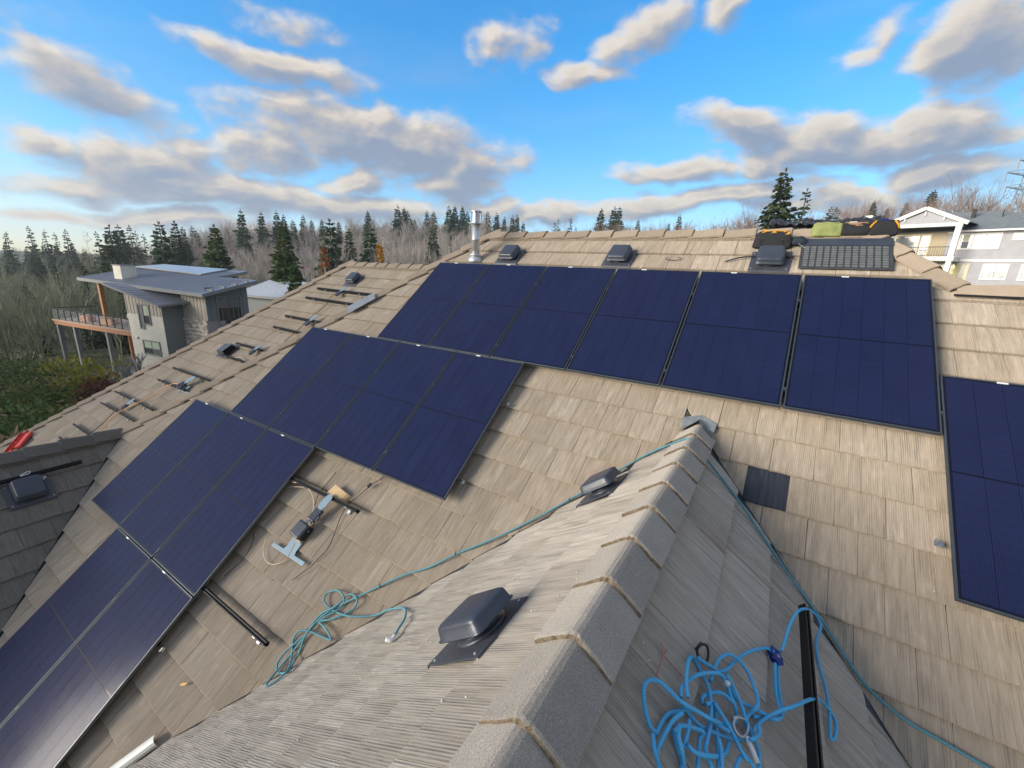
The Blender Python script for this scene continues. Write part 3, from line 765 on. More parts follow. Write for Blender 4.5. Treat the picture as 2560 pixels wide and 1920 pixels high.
vent('square black roof vent near the ridge, middle of the three along it', F_MAIN, 2.99, .405)
vent('square black roof vent near the ridge directly below the black tool bag', F_MAIN, 4.825, .41)
vent('large square black vent nearest the camera on the grey dormer slope', F_DL, 4.225, -.69, s=1.05)
vent('square black vent on the dormer slope with the teal rope behind it', F_DL, 2.47, -.69)
vent('square black vent near the ridge of the rear slope', F_REAR, -3.40, .40)
vent('square black vent with wide flashing on the shaded left gable roof', F_CR, -4.69, -.66, s=1.08)
# open hooded vent on the rear slope
hv = thing('hooded_vent', 'dark open mouthed vent hood among the rails on the rear slope', 'roof vent', F_REAR @ T((-5.2, -2.33, .006)))
MB().box(-.24, .22, -.10, .30, -.003, .004).build('flashing', M_FLASH, hv)
hd = MB(); hd.add([(-.17,-.06,.004),(.17,-.06,.004),(.17,.24,.004),(-.17,.24,.004),(-.13,-.02,.13),(.17,-.02,.15),(.17,.22,.12),(-.13,.22,.10)], [(4,5,6,7),(0,1,5,4),(2,3,7,6),(3,0,4,7)])
hd.build('hood', M_FLASH, hv).modifiers.new('t', 'SOLIDIFY').thickness = .004
MB().box(-.12, .165, -.03, .22, .006, .10).build('shade_block', mat('hood_shade', (.004, .004, .004), .9), hv)  # near-black block fills the hood as painted inner shade

# ================================================================== flue
fb = W(.545, -.225)
fl_ = thing('flue_pipe', 'tall galvanised metal flue pipe with a vented cap beside the hip', 'flue', T((fb.x, fb.y, fb.z)))
MB().lathe([(.125, -.03), (.115, .03), (.078, .075), (.072, .085)], 28).build('base_flashing', M_GALV, fl_, True)
MB().lathe([(.088, .085), (.094, .092), (.088, .115), (.070, .12)], 28).build('storm_collar', M_GALV, fl_, True)
MB().lathe([(.067, .05), (.067, .34), (.0685, .342), (.0685, .352), (.067, .354), (.067, .60)], 32).build('pipe', mat('bright_galvanised', (.66, .67, .66), .38, metal=.75, var=.05, scale=6), fl_, True)
cp_ = MB().lathe([(.060, .585), (.112, .590), (.116, .600), (.060, .606)], 28).build('cap', M_GALV, fl_, True)
b = MB().lathe([(.060, .600), (.088, .603), (.060, .606)], 28)
for k_ in range(8):
    a = 2*math.pi*k_/8+.2
    b.box(-.016, .016, -.002, .002, .604, .775, M=RZ(a) @ T((0, .088, 0)))
b.lathe([(.055, .61), (.055, .77)], 20)
b.build('cage', M_GALV, cp_)
MB().lathe([(.092, .770), (.096, .776), (.092, .790), (.02, .80)], 28).build('lid', M_GALV, cp_, True)

# silver flashing sheet laid over the hip
b = MB()
q = [W(-1.30, 1.24, -.055), W(-.985, .83, -.055), W(-.86, .945, -.075), W(-1.165, 1.36, -.075)]
n_ = Vector((-.3, -.4, 1)).normalized()
b.add(q+[p_-n_*.004 for p_ in q], [(0,1,2,3),(7,6,5,4),(0,4,5,1),(1,5,6,2),(2,6,7,3),(3,7,4,0)])
tag(b.build('metal_sheet', mat('dull_sheet', (.25, .28, .32), .45, metal=.3, var=.15, scale=14)), 'silver sheet metal flashing laid over the hip tiles', 'metal sheet')

# ================================================================== wires, brackets, power units
def wire(name, label, cat, pts, r, mt, seg=6, n=5, group=None, uvs=False):
    return tag(MB().tube(spline(pts, n), r, seg, uvs=uvs).build(name, mt, None, True), label, cat, group)
def micro(label, F, x, y, z, rot, s=1, plate=(0,0)):
    o = thing('power_unit', label, 'inverter', F @ T((x, y, z)) @ RZ(rot) @ Matrix.Scale(s, 4), 'small power units clipped to the rails')
    MB().prism([(-.03,-.02),(.03,-.02),(.05,.03),(.045,.13),(.02,.16),(-.03,.15),(-.05,.10),(-.05,.03)], .035, .040).build('bracket', M_PLATE, o)
    b = MB(); b.box(-.055, .05, -.15, -.01, .0, .034); b.box(-.03, .03, -.17, -.15, .005, .028)
    bd = b.build('body', M_BLACKP, o, bevel=.006)
    b = MB()
    for k in range(5): b.box(-.05, .045, -.14+k*.026, -.130+k*.026, .034, .042)
    b.build('fin', M_BLACKP, bd)
    MB().box(-.06, -.035, -.10, -.02, .01, .03).box(.05, .075, -.12, -.07, .008, .03).build('connector', M_BLACKP, o, bevel=.003)
    return o
micro('power unit with a silver bracket on the top rail pair of the rear slope', F_REAR, -3.32, -.08, .055, R(-25))
micro('power unit with a silver bracket on the second rail pair of the rear slope', F_REAR, -3.36, -1.05, .055, R(-25))
micro('power unit with a silver bracket right of the hooded vent', F_REAR, -4.18, -2.06, .055, R(-25))
micro('cluttered power unit between the fourth rail pair and the loose tee bracket', F_REAR, -5.25, -3.24, .06, R(-40), 1.35)
micro('power unit with a silver bracket beside the orange cable', F_REAR, -6.46, -4.12, .055, R(-20))
micro('power unit with a pale silver bracket on the front slope beside the cardboard flap', F_MAIN, 1.20, -4.22, .07, R(-8), 1.05)
def tee(label, F, x, y, z, rot, s=1):
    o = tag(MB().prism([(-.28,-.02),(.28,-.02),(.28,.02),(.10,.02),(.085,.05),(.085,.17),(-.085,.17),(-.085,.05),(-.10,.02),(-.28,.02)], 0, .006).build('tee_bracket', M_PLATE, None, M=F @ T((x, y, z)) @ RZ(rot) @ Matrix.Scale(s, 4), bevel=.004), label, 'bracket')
    return o
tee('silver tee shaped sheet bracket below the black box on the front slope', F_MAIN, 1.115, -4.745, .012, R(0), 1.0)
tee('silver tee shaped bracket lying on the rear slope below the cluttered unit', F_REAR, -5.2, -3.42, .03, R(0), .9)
# black box unit on the front slope
jb = thing('junction_box', 'black rounded box unit on a tan riser on the front slope, near the tee bracket', 'box', F_MAIN @ T((1.13, -4.50, .01)) @ RZ(R(-6)))
MB().box(-.085, .085, -.085, .085, .070, .112).build('lid', M_BLACKP, jb, bevel=.03, seg=5)
MB().box(-.07, .075, -.07, .075, 0, .07).build('base', M_BLACKM, jb)
MB().box(-.07, .07, -.10, -.085, .0, .03).build('riser', M_CARD, jb)
MB().bar((-.02, .10, .09), (.10, .03, .06), .028, .012).build('strap', M_BLACKP, jb)
# curled cardboard flap
b = MB(); nn = 12
pr = [(0, .055), (.05, .062), (.10, .066), (.15, .066), (.20, .060), (.235, .045), (.262, .020), (.275, -.01)]
vs_ = []; fs_ = []
for i, (x, z) in enumerate(pr): vs_ += [(x, -.06, z), (x+.02, .06, z)]
for i in range(len(pr)-1): fs_.append((2*i, 2*i+2, 2*i+3, 2*i+1))
b.add(vs_, fs_); cbf = b.build('cardboard_flap', M_CARD, None, False, M=F_MAIN @ T((1.09, -3.995, .005)) @ RZ(R(-8)))
cbf.modifiers.new('t', 'SOLIDIFY').thickness = .004
tag(cbf, 'curled piece of tan cardboard standing on the rail beside the silver bracket', 'cardboard')
# ================================================================== ropes and cables
TEAL = [(3.197,-4.062,-2.516),(3.155,-3.978,-2.538),(3.109,-3.887,-2.563),(2.920,-3.702,-2.739),(2.808,-3.652,-2.818),(2.629,-3.633,-2.950),(2.478,-3.635,-3.084),(2.358,-3.694,-3.119),(2.223,-3.743,-3.147),(2.050,-3.753,-3.179),(1.947,-3.755,-3.168),(1.887,-3.741,-3.145),(1.871,-3.683,-3.123),(1.955,-3.647,-3.082),(2.051,-3.655,-3.076),(2.096,-3.676,-3.117),(2.091,-3.736,-3.153),(2.016,-3.820,-3.209),(1.960,-3.874,-3.276),(1.938,-3.947,-3.324),(1.902,-4.025,-3.374),(1.842,-4.089,-3.450),(1.835,-4.154,-3.490),(1.855,-4.199,-3.515),(1.905,-4.212,-3.549),(2.082,-4.226,-3.403),(1.996,-4.129,-3.458),(1.973,-4.060,-3.426),(1.941,-3.994,-3.361),(1.941,-3.934,-3.301),(1.927,-3.850,-3.257),(1.965,-3.799,-3.204),(2.052,-3.737,-3.142),(2.094,-3.625,-3.076),(2.164,-3.615,-3.055),(2.231,-3.636,-3.061),(2.231,-3.671,-3.113),(2.179,-3.741,-3.157),(2.091,-3.813,-3.204),(1.975,-3.854,-3.260),(2.080,-3.868,-3.260),(2.212,-3.904,-3.277),(2.116,-3.910,-3.306),(1.962,-3.934,-3.313),(1.850,-3.976,-3.335),(1.833,-4.026,-3.399),(1.920,-4.096,-3.443),(2.076,-4.222,-3.396),(2.052,-4.333,-3.439),(2.008,-4.369,-3.462),(1.916,-4.278,-3.525),(1.888,-4.146,-3.496),(1.926,-4.028,-3.388),(1.946,-3.922,-3.292),(1.976,-3.808,-3.223),(2.066,-3.717,-3.150),(2.144,-3.649,-3.095),(2.204,-3.599,-3.055),(2.356,-3.475,-2.955),(2.519,-3.344,-2.849),(2.724,-3.220,-2.749),(2.902,-3.068,-2.627),(3.113,-2.917,-2.505),(3.316,-2.757,-2.377),(3.523,-2.574,-2.229),(3.528,-2.572,-2.227),(3.691,-2.418,-2.103),(3.835,-2.280,-1.992),(3.937,-2.168,-1.902),(4.064,-2.047,-1.804),(4.231,-1.889,-1.677),(4.458,-2.023,-1.465),(4.541,-2.080,-1.398),(4.600,-2.081,-1.415),(4.695,-2.119,-1.491),(4.794,-2.077,-1.606),(4.922,-2.132,-1.710),(5.057,-2.205,-1.818),(5.174,-2.295,-1.912),(5.272,-2.361,-1.992),(5.375,-2.441,-2.075),(5.483,-2.497,-2.161),(5.580,-2.572,-2.228),(5.687,-2.675,-2.310),(5.827,-2.799,-2.410),(5.995,-2.869,-2.467),(6.166,-2.892,-2.485),(6.332,-2.913,-2.502),(6.516,-2.926,-2.513)]
BLUE = [
[(4.889,-4.379,-1.680),(4.864,-4.385,-1.659),(4.839,-4.362,-1.639),(4.819,-4.335,-1.605),(4.811,-4.292,-1.599),(4.823,-4.250,-1.609),(4.855,-4.232,-1.616),(4.891,-4.219,-1.645),(4.923,-4.211,-1.671),(4.954,-4.211,-1.678),(5.005,-4.177,-1.719),(5.052,-4.143,-1.757),(5.098,-4.052,-1.848),(5.128,-4.006,-1.872),(5.139,-3.957,-1.881),(5.129,-3.941,-1.855),(5.105,-3.913,-1.836),(5.086,-3.884,-1.821),(5.042,-3.896,-1.767),(4.992,-3.925,-1.727),(4.958,-3.944,-1.699)],
[(4.956,-4.175,-1.680),(4.937,-4.116,-1.665),(4.929,-4.035,-1.658),(4.933,-3.940,-1.715),(4.951,-3.930,-1.729),(4.981,-3.951,-1.754),(5.008,-3.988,-1.757),(5.025,-4.012,-1.771),(5.040,-4.067,-1.783),(5.046,-4.166,-1.771),(5.044,-4.225,-1.768),(5.046,-4.269,-1.770),(5.075,-4.311,-1.776)],
[(4.933,-4.191,-1.679),(4.926,-4.156,-1.674),(4.940,-4.101,-1.685),(4.971,-4.040,-1.692),(5.012,-3.967,-1.724),(5.051,-3.913,-1.757),(5.092,-3.852,-1.843),(5.126,-3.878,-1.871),(5.172,-3.851,-1.907),(5.214,-3.832,-1.924),(5.260,-3.798,-1.961)],
[(5.022,-3.960,-1.769),(5.031,-3.852,-1.776),(5.052,-3.771,-1.793),(5.083,-3.729,-1.800),(5.126,-3.703,-1.835),(5.166,-3.715,-1.867),(5.193,-3.768,-1.871),(5.211,-3.807,-1.885),(5.211,-3.857,-1.885),(5.185,-3.887,-1.918),(5.178,-3.943,-1.913),(5.204,-3.957,-1.934)],
[(5.043,-3.857,-1.804),(5.079,-3.788,-1.833),(5.109,-3.691,-1.857),(5.145,-3.608,-1.868),(5.198,-3.493,-1.911),(5.250,-3.403,-1.952),(5.283,-3.400,-1.961)],
[(5.319,-3.347,-1.978),(5.336,-3.257,-1.966),(5.357,-3.138,-1.950),(5.397,-2.993,-1.963),(5.454,-2.850,-2.022),(5.527,-2.725,-2.119),(5.577,-2.688,-2.211),(5.553,-2.798,-2.214),(5.537,-2.925,-2.202),(5.547,-3.058,-2.210),(5.567,-3.163,-2.226),(5.574,-3.293,-2.231),(5.568,-3.420,-2.226),(5.564,-3.483,-2.224),(5.583,-3.465,-2.239),(5.603,-3.379,-2.255),(5.597,-3.325,-2.250),(5.555,-3.340,-2.193),(5.496,-3.429,-2.094),(5.435,-3.553,-2.007),(5.366,-3.686,-1.951),(5.310,-3.754,-1.945),(5.259,-3.815,-1.955),(5.221,-3.890,-1.947),(5.208,-3.941,-1.937)],
[(5.289,-3.467,-1.966),(5.290,-3.571,-1.967),(5.297,-3.653,-1.972),(5.309,-3.730,-1.964),(5.317,-3.756,-1.971),(5.294,-3.806,-1.952),(5.253,-3.803,-1.973),(5.204,-3.866,-1.933)],
[(5.308,-3.419,-1.999),(5.311,-3.559,-2.002),(5.325,-3.662,-2.013),(5.326,-3.721,-1.996),(5.288,-3.800,-1.965)],
[(4.885,-4.380,-1.677),(4.900,-4.291,-1.688),(4.928,-4.230,-1.711),(4.984,-4.162,-1.738),(5.027,-4.129,-1.773),(5.072,-4.104,-1.809),(5.116,-4.092,-1.826)],
[(5.222,-3.930,-1.894),(5.226,-3.968,-1.897),(5.202,-4.024,-1.878),(5.165,-4.029,-1.902),(5.121,-4.080,-1.867),(5.069,-4.130,-1.825),(5.022,-4.184,-1.769),(4.986,-4.197,-1.740),(4.951,-4.193,-1.712),(4.922,-4.207,-1.671)],
[(4.878,-4.424,-1.635),(4.891,-4.455,-1.646),(4.910,-4.477,-1.661),(4.924,-4.509,-1.654)],
[(4.902,-4.452,-1.672),(4.903,-4.425,-1.673),(4.909,-4.377,-1.678),(4.926,-4.307,-1.673),(4.948,-4.240,-1.692)],
[(4.931,-4.303,-1.713),(4.952,-4.337,-1.730),(4.975,-4.360,-1.749),(4.985,-4.404,-1.739)],
[(4.950,-4.304,-1.675),(4.954,-4.346,-1.678),(4.973,-4.374,-1.694),(4.992,-4.381,-1.763)],
[(4.975,-4.233,-1.713),(4.978,-4.284,-1.716),(4.975,-4.348,-1.713)],
[(5.031,-4.346,-1.776),(5.024,-4.279,-1.770),(5.021,-4.235,-1.768),(5.028,-4.216,-1.756),(5.007,-4.229,-1.739),(4.957,-4.283,-1.699),(4.940,-4.342,-1.667)],
[(5.098,-4.245,-1.848),(5.086,-4.183,-1.838),(5.070,-4.102,-1.826),(5.051,-4.034,-1.792),(5.020,-4.084,-1.767)],
[(5.106,-4.277,-1.800),(5.094,-4.216,-1.791),(5.081,-4.185,-1.780)],
[(5.149,-4.203,-1.854),(5.162,-4.144,-1.864),(5.178,-4.109,-1.877),(5.203,-4.124,-1.879),(5.221,-4.129,-1.894)],
[(5.240,-4.078,-1.944),(5.232,-4.004,-1.938),(5.206,-3.975,-1.917),(5.172,-3.954,-1.872),(5.143,-3.907,-1.848),(5.109,-3.875,-1.821),(5.079,-3.872,-1.778)],
[(5.012,-4.078,-1.779),(5.004,-4.055,-1.772),(5.034,-3.987,-1.797),(5.068,-3.955,-1.806),(5.097,-3.937,-1.830),(5.128,-3.930,-1.854)],
[(4.984,-4.338,-1.702),(5.017,-4.326,-1.729),(5.070,-4.270,-1.771),(5.111,-4.164,-1.859),(5.123,-4.098,-1.868)],
[(5.047,-4.050,-1.771),(5.083,-4.062,-1.800),(5.124,-4.081,-1.833),(5.162,-4.125,-1.846),(5.190,-4.132,-1.868)],
]
W1_ = [(0.957,-2.893,-2.473),(0.955,-3.010,-2.566),(0.947,-3.092,-2.633),(0.960,-3.154,-2.682),(1.010,-3.223,-2.738)]
W2_ = [(0.911,-3.145,-2.637),(0.970,-3.187,-2.671),(1.035,-3.246,-2.718)]
W3or_ = [(0.489,-3.167,-2.629),(0.542,-3.163,-2.626),(0.611,-3.149,-2.614),(0.710,-3.146,-2.612),(0.820,-3.157,-2.621),(0.915,-3.184,-2.643),(0.996,-3.220,-2.671),(1.079,-3.278,-2.718),(1.115,-3.341,-2.769),(1.123,-3.387,-2.806),(1.134,-3.466,-2.869),(1.149,-3.530,-2.921)]
W3b_ = [(1.110,-3.541,-2.995),(1.138,-3.628,-3.065),(1.145,-3.670,-3.098),(1.098,-3.714,-3.134),(1.017,-3.746,-3.159),(0.925,-3.750,-3.163),(0.837,-3.727,-3.144),(0.749,-3.680,-3.106),(0.695,-3.614,-3.053)]
W4_ = [(1.621,-2.759,-2.371),(1.590,-2.812,-2.414),(1.539,-2.861,-2.453),(1.515,-2.877,-2.466),(1.522,-2.901,-2.485),(1.471,-3.003,-2.567),(1.420,-3.085,-2.634),(1.426,-3.151,-2.686),(1.449,-3.228,-2.748),(1.486,-3.298,-2.805),(1.529,-3.387,-2.877),(1.547,-3.464,-2.939),(1.519,-3.537,-2.998),(1.490,-3.615,-3.061),(1.450,-3.670,-3.105),(1.394,-3.749,-3.169)]
W5_ = [(0.423,-3.219,-2.709),(0.517,-3.185,-2.682),(0.611,-3.161,-2.662),(0.708,-3.140,-2.645)]
W6_ = [(0.468,-3.634,-3.069),(0.552,-3.689,-3.114),(0.607,-3.802,-3.205),(0.571,-3.926,-3.305),(0.533,-4.000,-3.364)]

rt = wire('climbing_rope', 'long faded teal rope draped over the dormer ridge, tangled at its lower left end', 'rope', TEAL, .0085, M_ROPET, 8, 5, uvs=True)
rb = MB()
for s_ in BLUE: rb.tube(spline(s_, 7), .0078, 8, uvs=True)
rope = tag(rb.build('climbing_rope', M_ROPEB, None, True), 'bright blue rope heaped in loose coils on the dormer beside the black rail', 'rope')
MB().tube(spline([TEAL[0], Vector(TEAL[0])+Vector((.01,-.04,0)), Vector(TEAL[0])+Vector((-.02,-.06,.005))], 4), .014, 8).build('rope_end', M_WHITEP, rt, True)
F_D = F_DR
def dr(x, y, z): return Vector((x, y, z))
# rope grab device: two blue side plates on a steel pin
rg = thing('rope_grab', 'small blue metal rope grab clipped on the blue rope by the black rail', 'rope grab', frame((5.294, -3.40, -1.985), (0,1,0), (-CP,0,SP), (SP,0,CP)) @ RZ(R(200)))
for z in (-.012, .012): MB().prism([(-.045,-.03),(-.02,-.045),(.03,-.03),(.045,.0),(.03,.03),(-.01,.04),(-.04,.025)], z-.002, z+.002).build('side_plate', M_BLUEA, rg, bevel=.001)
MB().lathe([(.009,-.02),(.009,.02)], 12).build('pin', M_ALU, rg)
def carabiner(label, p, rot, mt, s=1):
    pts = []
    for k in range(25):
        a = 2*math.pi*k/24; pts.append((.028*math.cos(a)*(1+.25*math.sin(a)), .055*math.sin(a), 0))
    F_ = frame(p, (0,1,0), (-CP,0,SP), (SP,0,CP)) @ RZ(rot) @ Matrix.Scale(s, 4)
    o = tag(MB().tube(pts, .0055, 8).build('carabiner', mt, None, True, M=F_), label, 'carabiner')
    MB().tube([(.026,-.03,0),(.033,.03,0)], .0065, 8).build('gate', mt, o, True)
    return o
carabiner('black carabiner at the top of the blue rope heap', (4.975, -3.88, -1.72), R(80), M_BLACKM)
carabiner('silver carabiner half buried in the blue rope heap', (5.158, -4.006, -1.865), R(60), M_ALU)
tag(MB().tube([(5.179,-4.021,-1.885),(5.205,-4.045,-1.905),(5.229,-4.067,-1.928)], .010, 8).build('rope_sleeve', M_WHITEP, rope, True))
MB().tube([(5.080,-3.895,-1.805),(5.090,-3.880,-1.813)], .012, 8).build('rope_tag', M_WHITEP, rope, True)
# the big black rail lying on the dormer
rail('long black rail lying on the dormer slope under the blue rope', frame((5.43, -2.80, -2.072), (0,-1,0), (CP,0,-SP), (SP,0,CP)), 0, 2.0, 0, .055, 'loose rails', tall=.045)
for nm_, lb_, pts, r_, mt_ in (
  ('power_cable', 'thin black cable running down from the panels to the silver bracket', W1_, .004, M_BLACKW),
  ('power_cable', 'pale orange cable arching over the rail to the black box', W3or_, .006, M_CREAMW),
  ('power_cable', 'pale looped cable curving left below the tee bracket', W3b_, .004, M_CREAMW),
  ('power_cable', 'long thin black cable with an inline plug winding down the front slope', W4_, .004, M_BLACKW),
  ('power_cable', 'short pale cable end poking from under the third row of panels', W5_, .004, M_CREAMW),
  ('power_cable', 'black cable curling out from under the lowest row of panels', W6_, .004, M_BLACKW)):
    wire(nm_, lb_, 'cable', pts, r_, mt_, group='cables on the roof')
MB().bar(Vector(W4_[2])+NM*.012, Vector(W4_[4])+NM*.012, .035, .03).build('plug', M_BLACKP, [o_ for o_ in COL.objects if o_.get('label','').startswith('long thin black cable')][0], bevel=.005)
def WR(u, v, n): return W(u, v, BO+n)
OR = [(-5.30,3.32,.06),(-5.69,3.387,.09),(-5.955,3.817,.09),(-6.431,4.415,.10),(-6.387,4.819,.05),(-6.40,5.1,.03)]
wire('power_cable', 'long orange cable running down the rear slope', 'cable', [WR(*p) for p in OR], .009, M_ORANGE, group='cables on the roof')
wire('power_cable', 'black cable running down the rear slope beside the orange one', 'cable', [WR(-6.70,4.30,.06), WR(-6.72,4.7,.03), WR(-6.78,5.05,.03), WR(-6.9,5.3,.03)], .007, M_BLACKW, group='cables on the roof')
wire('power_cable', 'brown cable linking the two upper rail pairs of the rear slope', 'cable', [WR(u,v,.05) for u,v in ((-3.495,.141),(-3.522,.335),(-3.423,.564),(-3.526,.863),(-3.552,1.044),(-3.528,1.265),(-3.567,1.549),(-3.6,1.75))], .006, M_BLACKW, group='cables on the roof')
wire('power_cable', 'pale cable below the hooded vent on the rear slope', 'cable', [WR(u,v,.05) for u,v in ((-4.2,2.37),(-4.45,2.33),(-4.726,2.397),(-4.791,2.62),(-4.779,2.8),(-4.799,2.894),(-4.815,3.031))], .006, M_CREAMW, group='cables on the roof')
wire('power_cable', 'looped pale cable by the cross gable end of the orange cable', 'cable', [WR(u,v,.03) for u,v in ((-5.72,3.42),(-5.82,3.65),(-5.78,3.9),(-5.66,4.05))], .006, M_CREAMW, group='cables on the roof')
wire('power_cable', 'short black cable ring lying on the tiles between the ridge vents', 'cable', [W(3.72+.10*math.cos(a_), -.40+.035*math.sin(a_), TO+.008) for a_ in [k_*.5-1.2 for k_ in range(11)]], .004, M_BLACKW, group='cables on the roof')
wire('power_cable', 'thick black cable with a plug lying behind the right ridge vent', 'cable', [W(4.35,-.36,TO+.01), W(4.5,-.44,TO+.015), W(4.68,-.46,TO+.02), W(4.9,-.47,TO+.02), W(5.06,-.455,TO+.02)], .008, M_BLACKW, group='cables on the roof')

# red bracket leaning on the rear slope
rd = thing('red_level', 'red metal channel lying against the hip at the far left', 'tool', F_REAR @ T((-9.05, -5.86, .05)) @ RZ(R(35)))
MB().box(-.09, .09, -.28, .28, 0, .008).box(-.09, -.08, -.28, .28, .008, .05).box(.08, .09, -.28, .28, .008, .05).build('channel', M_RED, rd)
MB().box(.09, .26, -.22, .18, -.02, .03).build('side_plate', M_RED, rd)
MB().prism([(-.05,-.02),(.0,-.05),(.05,.02),(.02,.08)], .009, .011).build('sticker', M_WHITEP, rd)
# rail and carabiners on the shaded gable
rail('black rail resting across the shaded left gable roof', F_CR, -6.2, -4.10, -.47, .075, 'loose rails', rot=R(.8), tall=.05)
gb = thing('mount_block', 'black mounting block with two silver clips on the gable rail', 'bracket', F_CR @ T((-4.66, -.50, .04)))
MB().box(-.055, .055, -.09, .03, 0, .05).build('block', M_BLACKM, gb, bevel=.004)
for (x_, y_, r2) in ((-.01, .05, .3), (.10, -.09, .1)):
    MB().tube([(x_-.05, y_, .06), (x_+.02, y_+.035, .06), (x_+.05, y_+.03, .06), (x_+.03, y_-.005, .06), (x_-.05, y_-.012, .06), (x_-.05, y_, .06)], .006, 6).build('clip', M_WHITEP, gb, True)

# ================================================================== ridge top clutter
mt_ = thing('rubber_mat', 'ribbed black plastic roofing sheet lying below the tool bags', 'mat', F_MAIN @ T((5.115, .255, .012)) @ RZ(R(.6)) @ RX(R(1.5)))
MB().box(0, .835, 0, .535, 0, .012).build('sheet', M_RUBBER, mt_, bevel=.01, seg=3)
gr_ = MB()
for c in range(12):
    for r_ in range(9):
        x0 = .035+c*.0645; y0 = .03+r_*.041
        gr_.box(x0, x0+.047, y0, y0+.026, .012, .021)
tag(gr_.build('rib_grid', mat('grey_rubber', (.15, .16, .165), .6, var=.2, scale=14), mt_), kind='stuff')
MB().box(.0, .835, .405, .535, .012, .018).build('smooth_band', M_BLACKP, mt_)

def lump(w, d, h, seed, taper=.75, e=.45, wr=.06, nu=30, nv=16, flat=True):
    b = MB(); vs_ = []; fs_ = []
    for j in range(nv+1):
        t = -math.pi/2+math.pi*j/nv
        for i in range(nu):
            a = 2*math.pi*i/nu
            f = lambda v: math.copysign(abs(v)**e, v)
            x, y, z = f(math.cos(t))*f(math.cos(a)), f(math.cos(t))*f(math.sin(a)), f(math.sin(t))
            k = 1-(1-taper)*(z*.5+.5)
            n_ = mnoise.noise(Vector((x*2.2+seed, y*2.2, z*2.2)))*wr+mnoise.noise(Vector((x*5+seed, y*5, z*5)))*wr*.5
            vs_.append((x*k*w/2*(1+n_), y*k*d/2*(1+n_), (z*.5+.5)*h*(1+n_*.8)))
    for j in range(nv):
        for i in range(nu): k = (i+1) % nu; fs_.append((j*nu+i, j*nu+k, (j+1)*nu+k, (j+1)*nu+i))
    return b.add(vs_, fs_)
# black duffel with yellow webbing
p_ = W(4.80, -.66)
bg = thing('tool_bag', 'black tool bag with yellow straps standing above the right ridge vent', 'bag', T((p_.x, p_.y+.07, p_.z-.01)) @ RZ(R(4)))
MB().add(*(lambda q: (q.v, q.f))(lump(.43, .24, .205, 3, .80, .26, .07))).build('body', M_BLACKC, bg, True)
for (x0, x1) in ((-.115, -.045), (.10, .13)):
    MB().tube(spline([(x0-.02, -.085, .155), (x0, -.085, .188), (x1, -.065, .205), (x1+.03, -.03, .212)], 5), .009, 6).build('strap', M_YELLOW, bg, True)
MB().tube(spline([(-.05, -.06, .203), (.03, -.05, .216), (.11, -.06, .203)], 5), .008, 6).build('handle', M_YELLOW, bg, True)
MB().tube(spline([(-.13, .0, .195), (-.11, .03, .235), (-.07, .0, .205)], 5), .009, 6).build('handle', M_YELLOW, bg, True)
for (x0_, z0_, w_, h_) in ((-.125, .158, .06, .042), (-.03, .182, .055, .026), (.115, .165, .05, .035)): MB().add([(x0_, -.100, z0_), (x0_+w_, -.100, z0_+.006), (x0_+w_*.8, -.078, z0_+h_), (x0_+.01, -.078, z0_+h_-.004)], [(0,1,2,3)]).build('yellow_panel', M_YELLOW, bg).modifiers.new('t', 'SOLIDIFY').thickness = .006
for x0 in (-.12, .10): MB().box(x0-.012, x0+.012, -.118, -.110, .0, .10).build('buckle_strap', M_BLACKM, bg)
# tools spilling beside it
p_ = W(5.08, -.70)
tp_ = thing('tool_pouch', 'dark blue tool pouch with a silver blade spilling beside the black bag', 'tool pouch', T((p_.x, p_.y, p_.z+.01)))
lump(.17, .12, .10, 9, .7, .6, .15).build('body', mat('navy_cloth', (.015, .025, .04), .8, var=.3), tp_, True)
MB().bar((-.02, -.03, .03), (.07, -.10, -.035), .012, .004).build('blade', M_ALU, tp_)
# three bags on the ridge
def ridge_bag(label, u, w, d, h, mt_, seed, trim, v=-.93, dz=.03):
    p_ = W(u, v); o = thing('tool_bag', label, 'bag', T((p_.x, p_.y, p_.z+dz)), 'tool bags on the ridge')
    lump(w, d, h, seed, .88, .34, .16, 44, 24).build('body', mt_, o, True); return o
b1 = ridge_bag('lime green canvas bag slumped on the ridge', 5.335, .31, .18, .165, M_GREENC, 21, None, dz=-.03)
MB().box(-.09, -.03, -.05, -.03, .157, .163).box(.02, .08, -.05, -.03, .157, .163).build('slot', M_BLACKM, b1)
b2 = ridge_bag('black canvas bag with a tan top between the green bag and the yellow trimmed one', 5.60, .32, .17, .14, M_BLACKC, 33, None, dz=-.02)
lump(.28, .15, .055, 41, .8, .5, .15).build('top_flap', M_BROWNC, b2, True, M=T((0,.0,.10)))
MB().box(-.07, .0, -.06, -.02, .15, .158).build('white_label', M_WHITEP, b2)
b3 = ridge_bag('black tool bag with yellow corner straps at the right end of the ridge', 5.85, .28, .17, .17, M_BLACKC, 55, None, dz=-.02)
for sx in (-1, 1): MB().tube(spline([(sx*.13, -.06, .08), (sx*.11, -.078, .12), (sx*.08, -.066, .16)], 4), .010, 6).build('strap', M_YELLOW, b3, True)
MB().tube(spline([(-.05, 0, .16), (0, 0, .18), (.05, 0, .16)], 4), .012, 6).build('handle', M_BLUEA, b3, True)
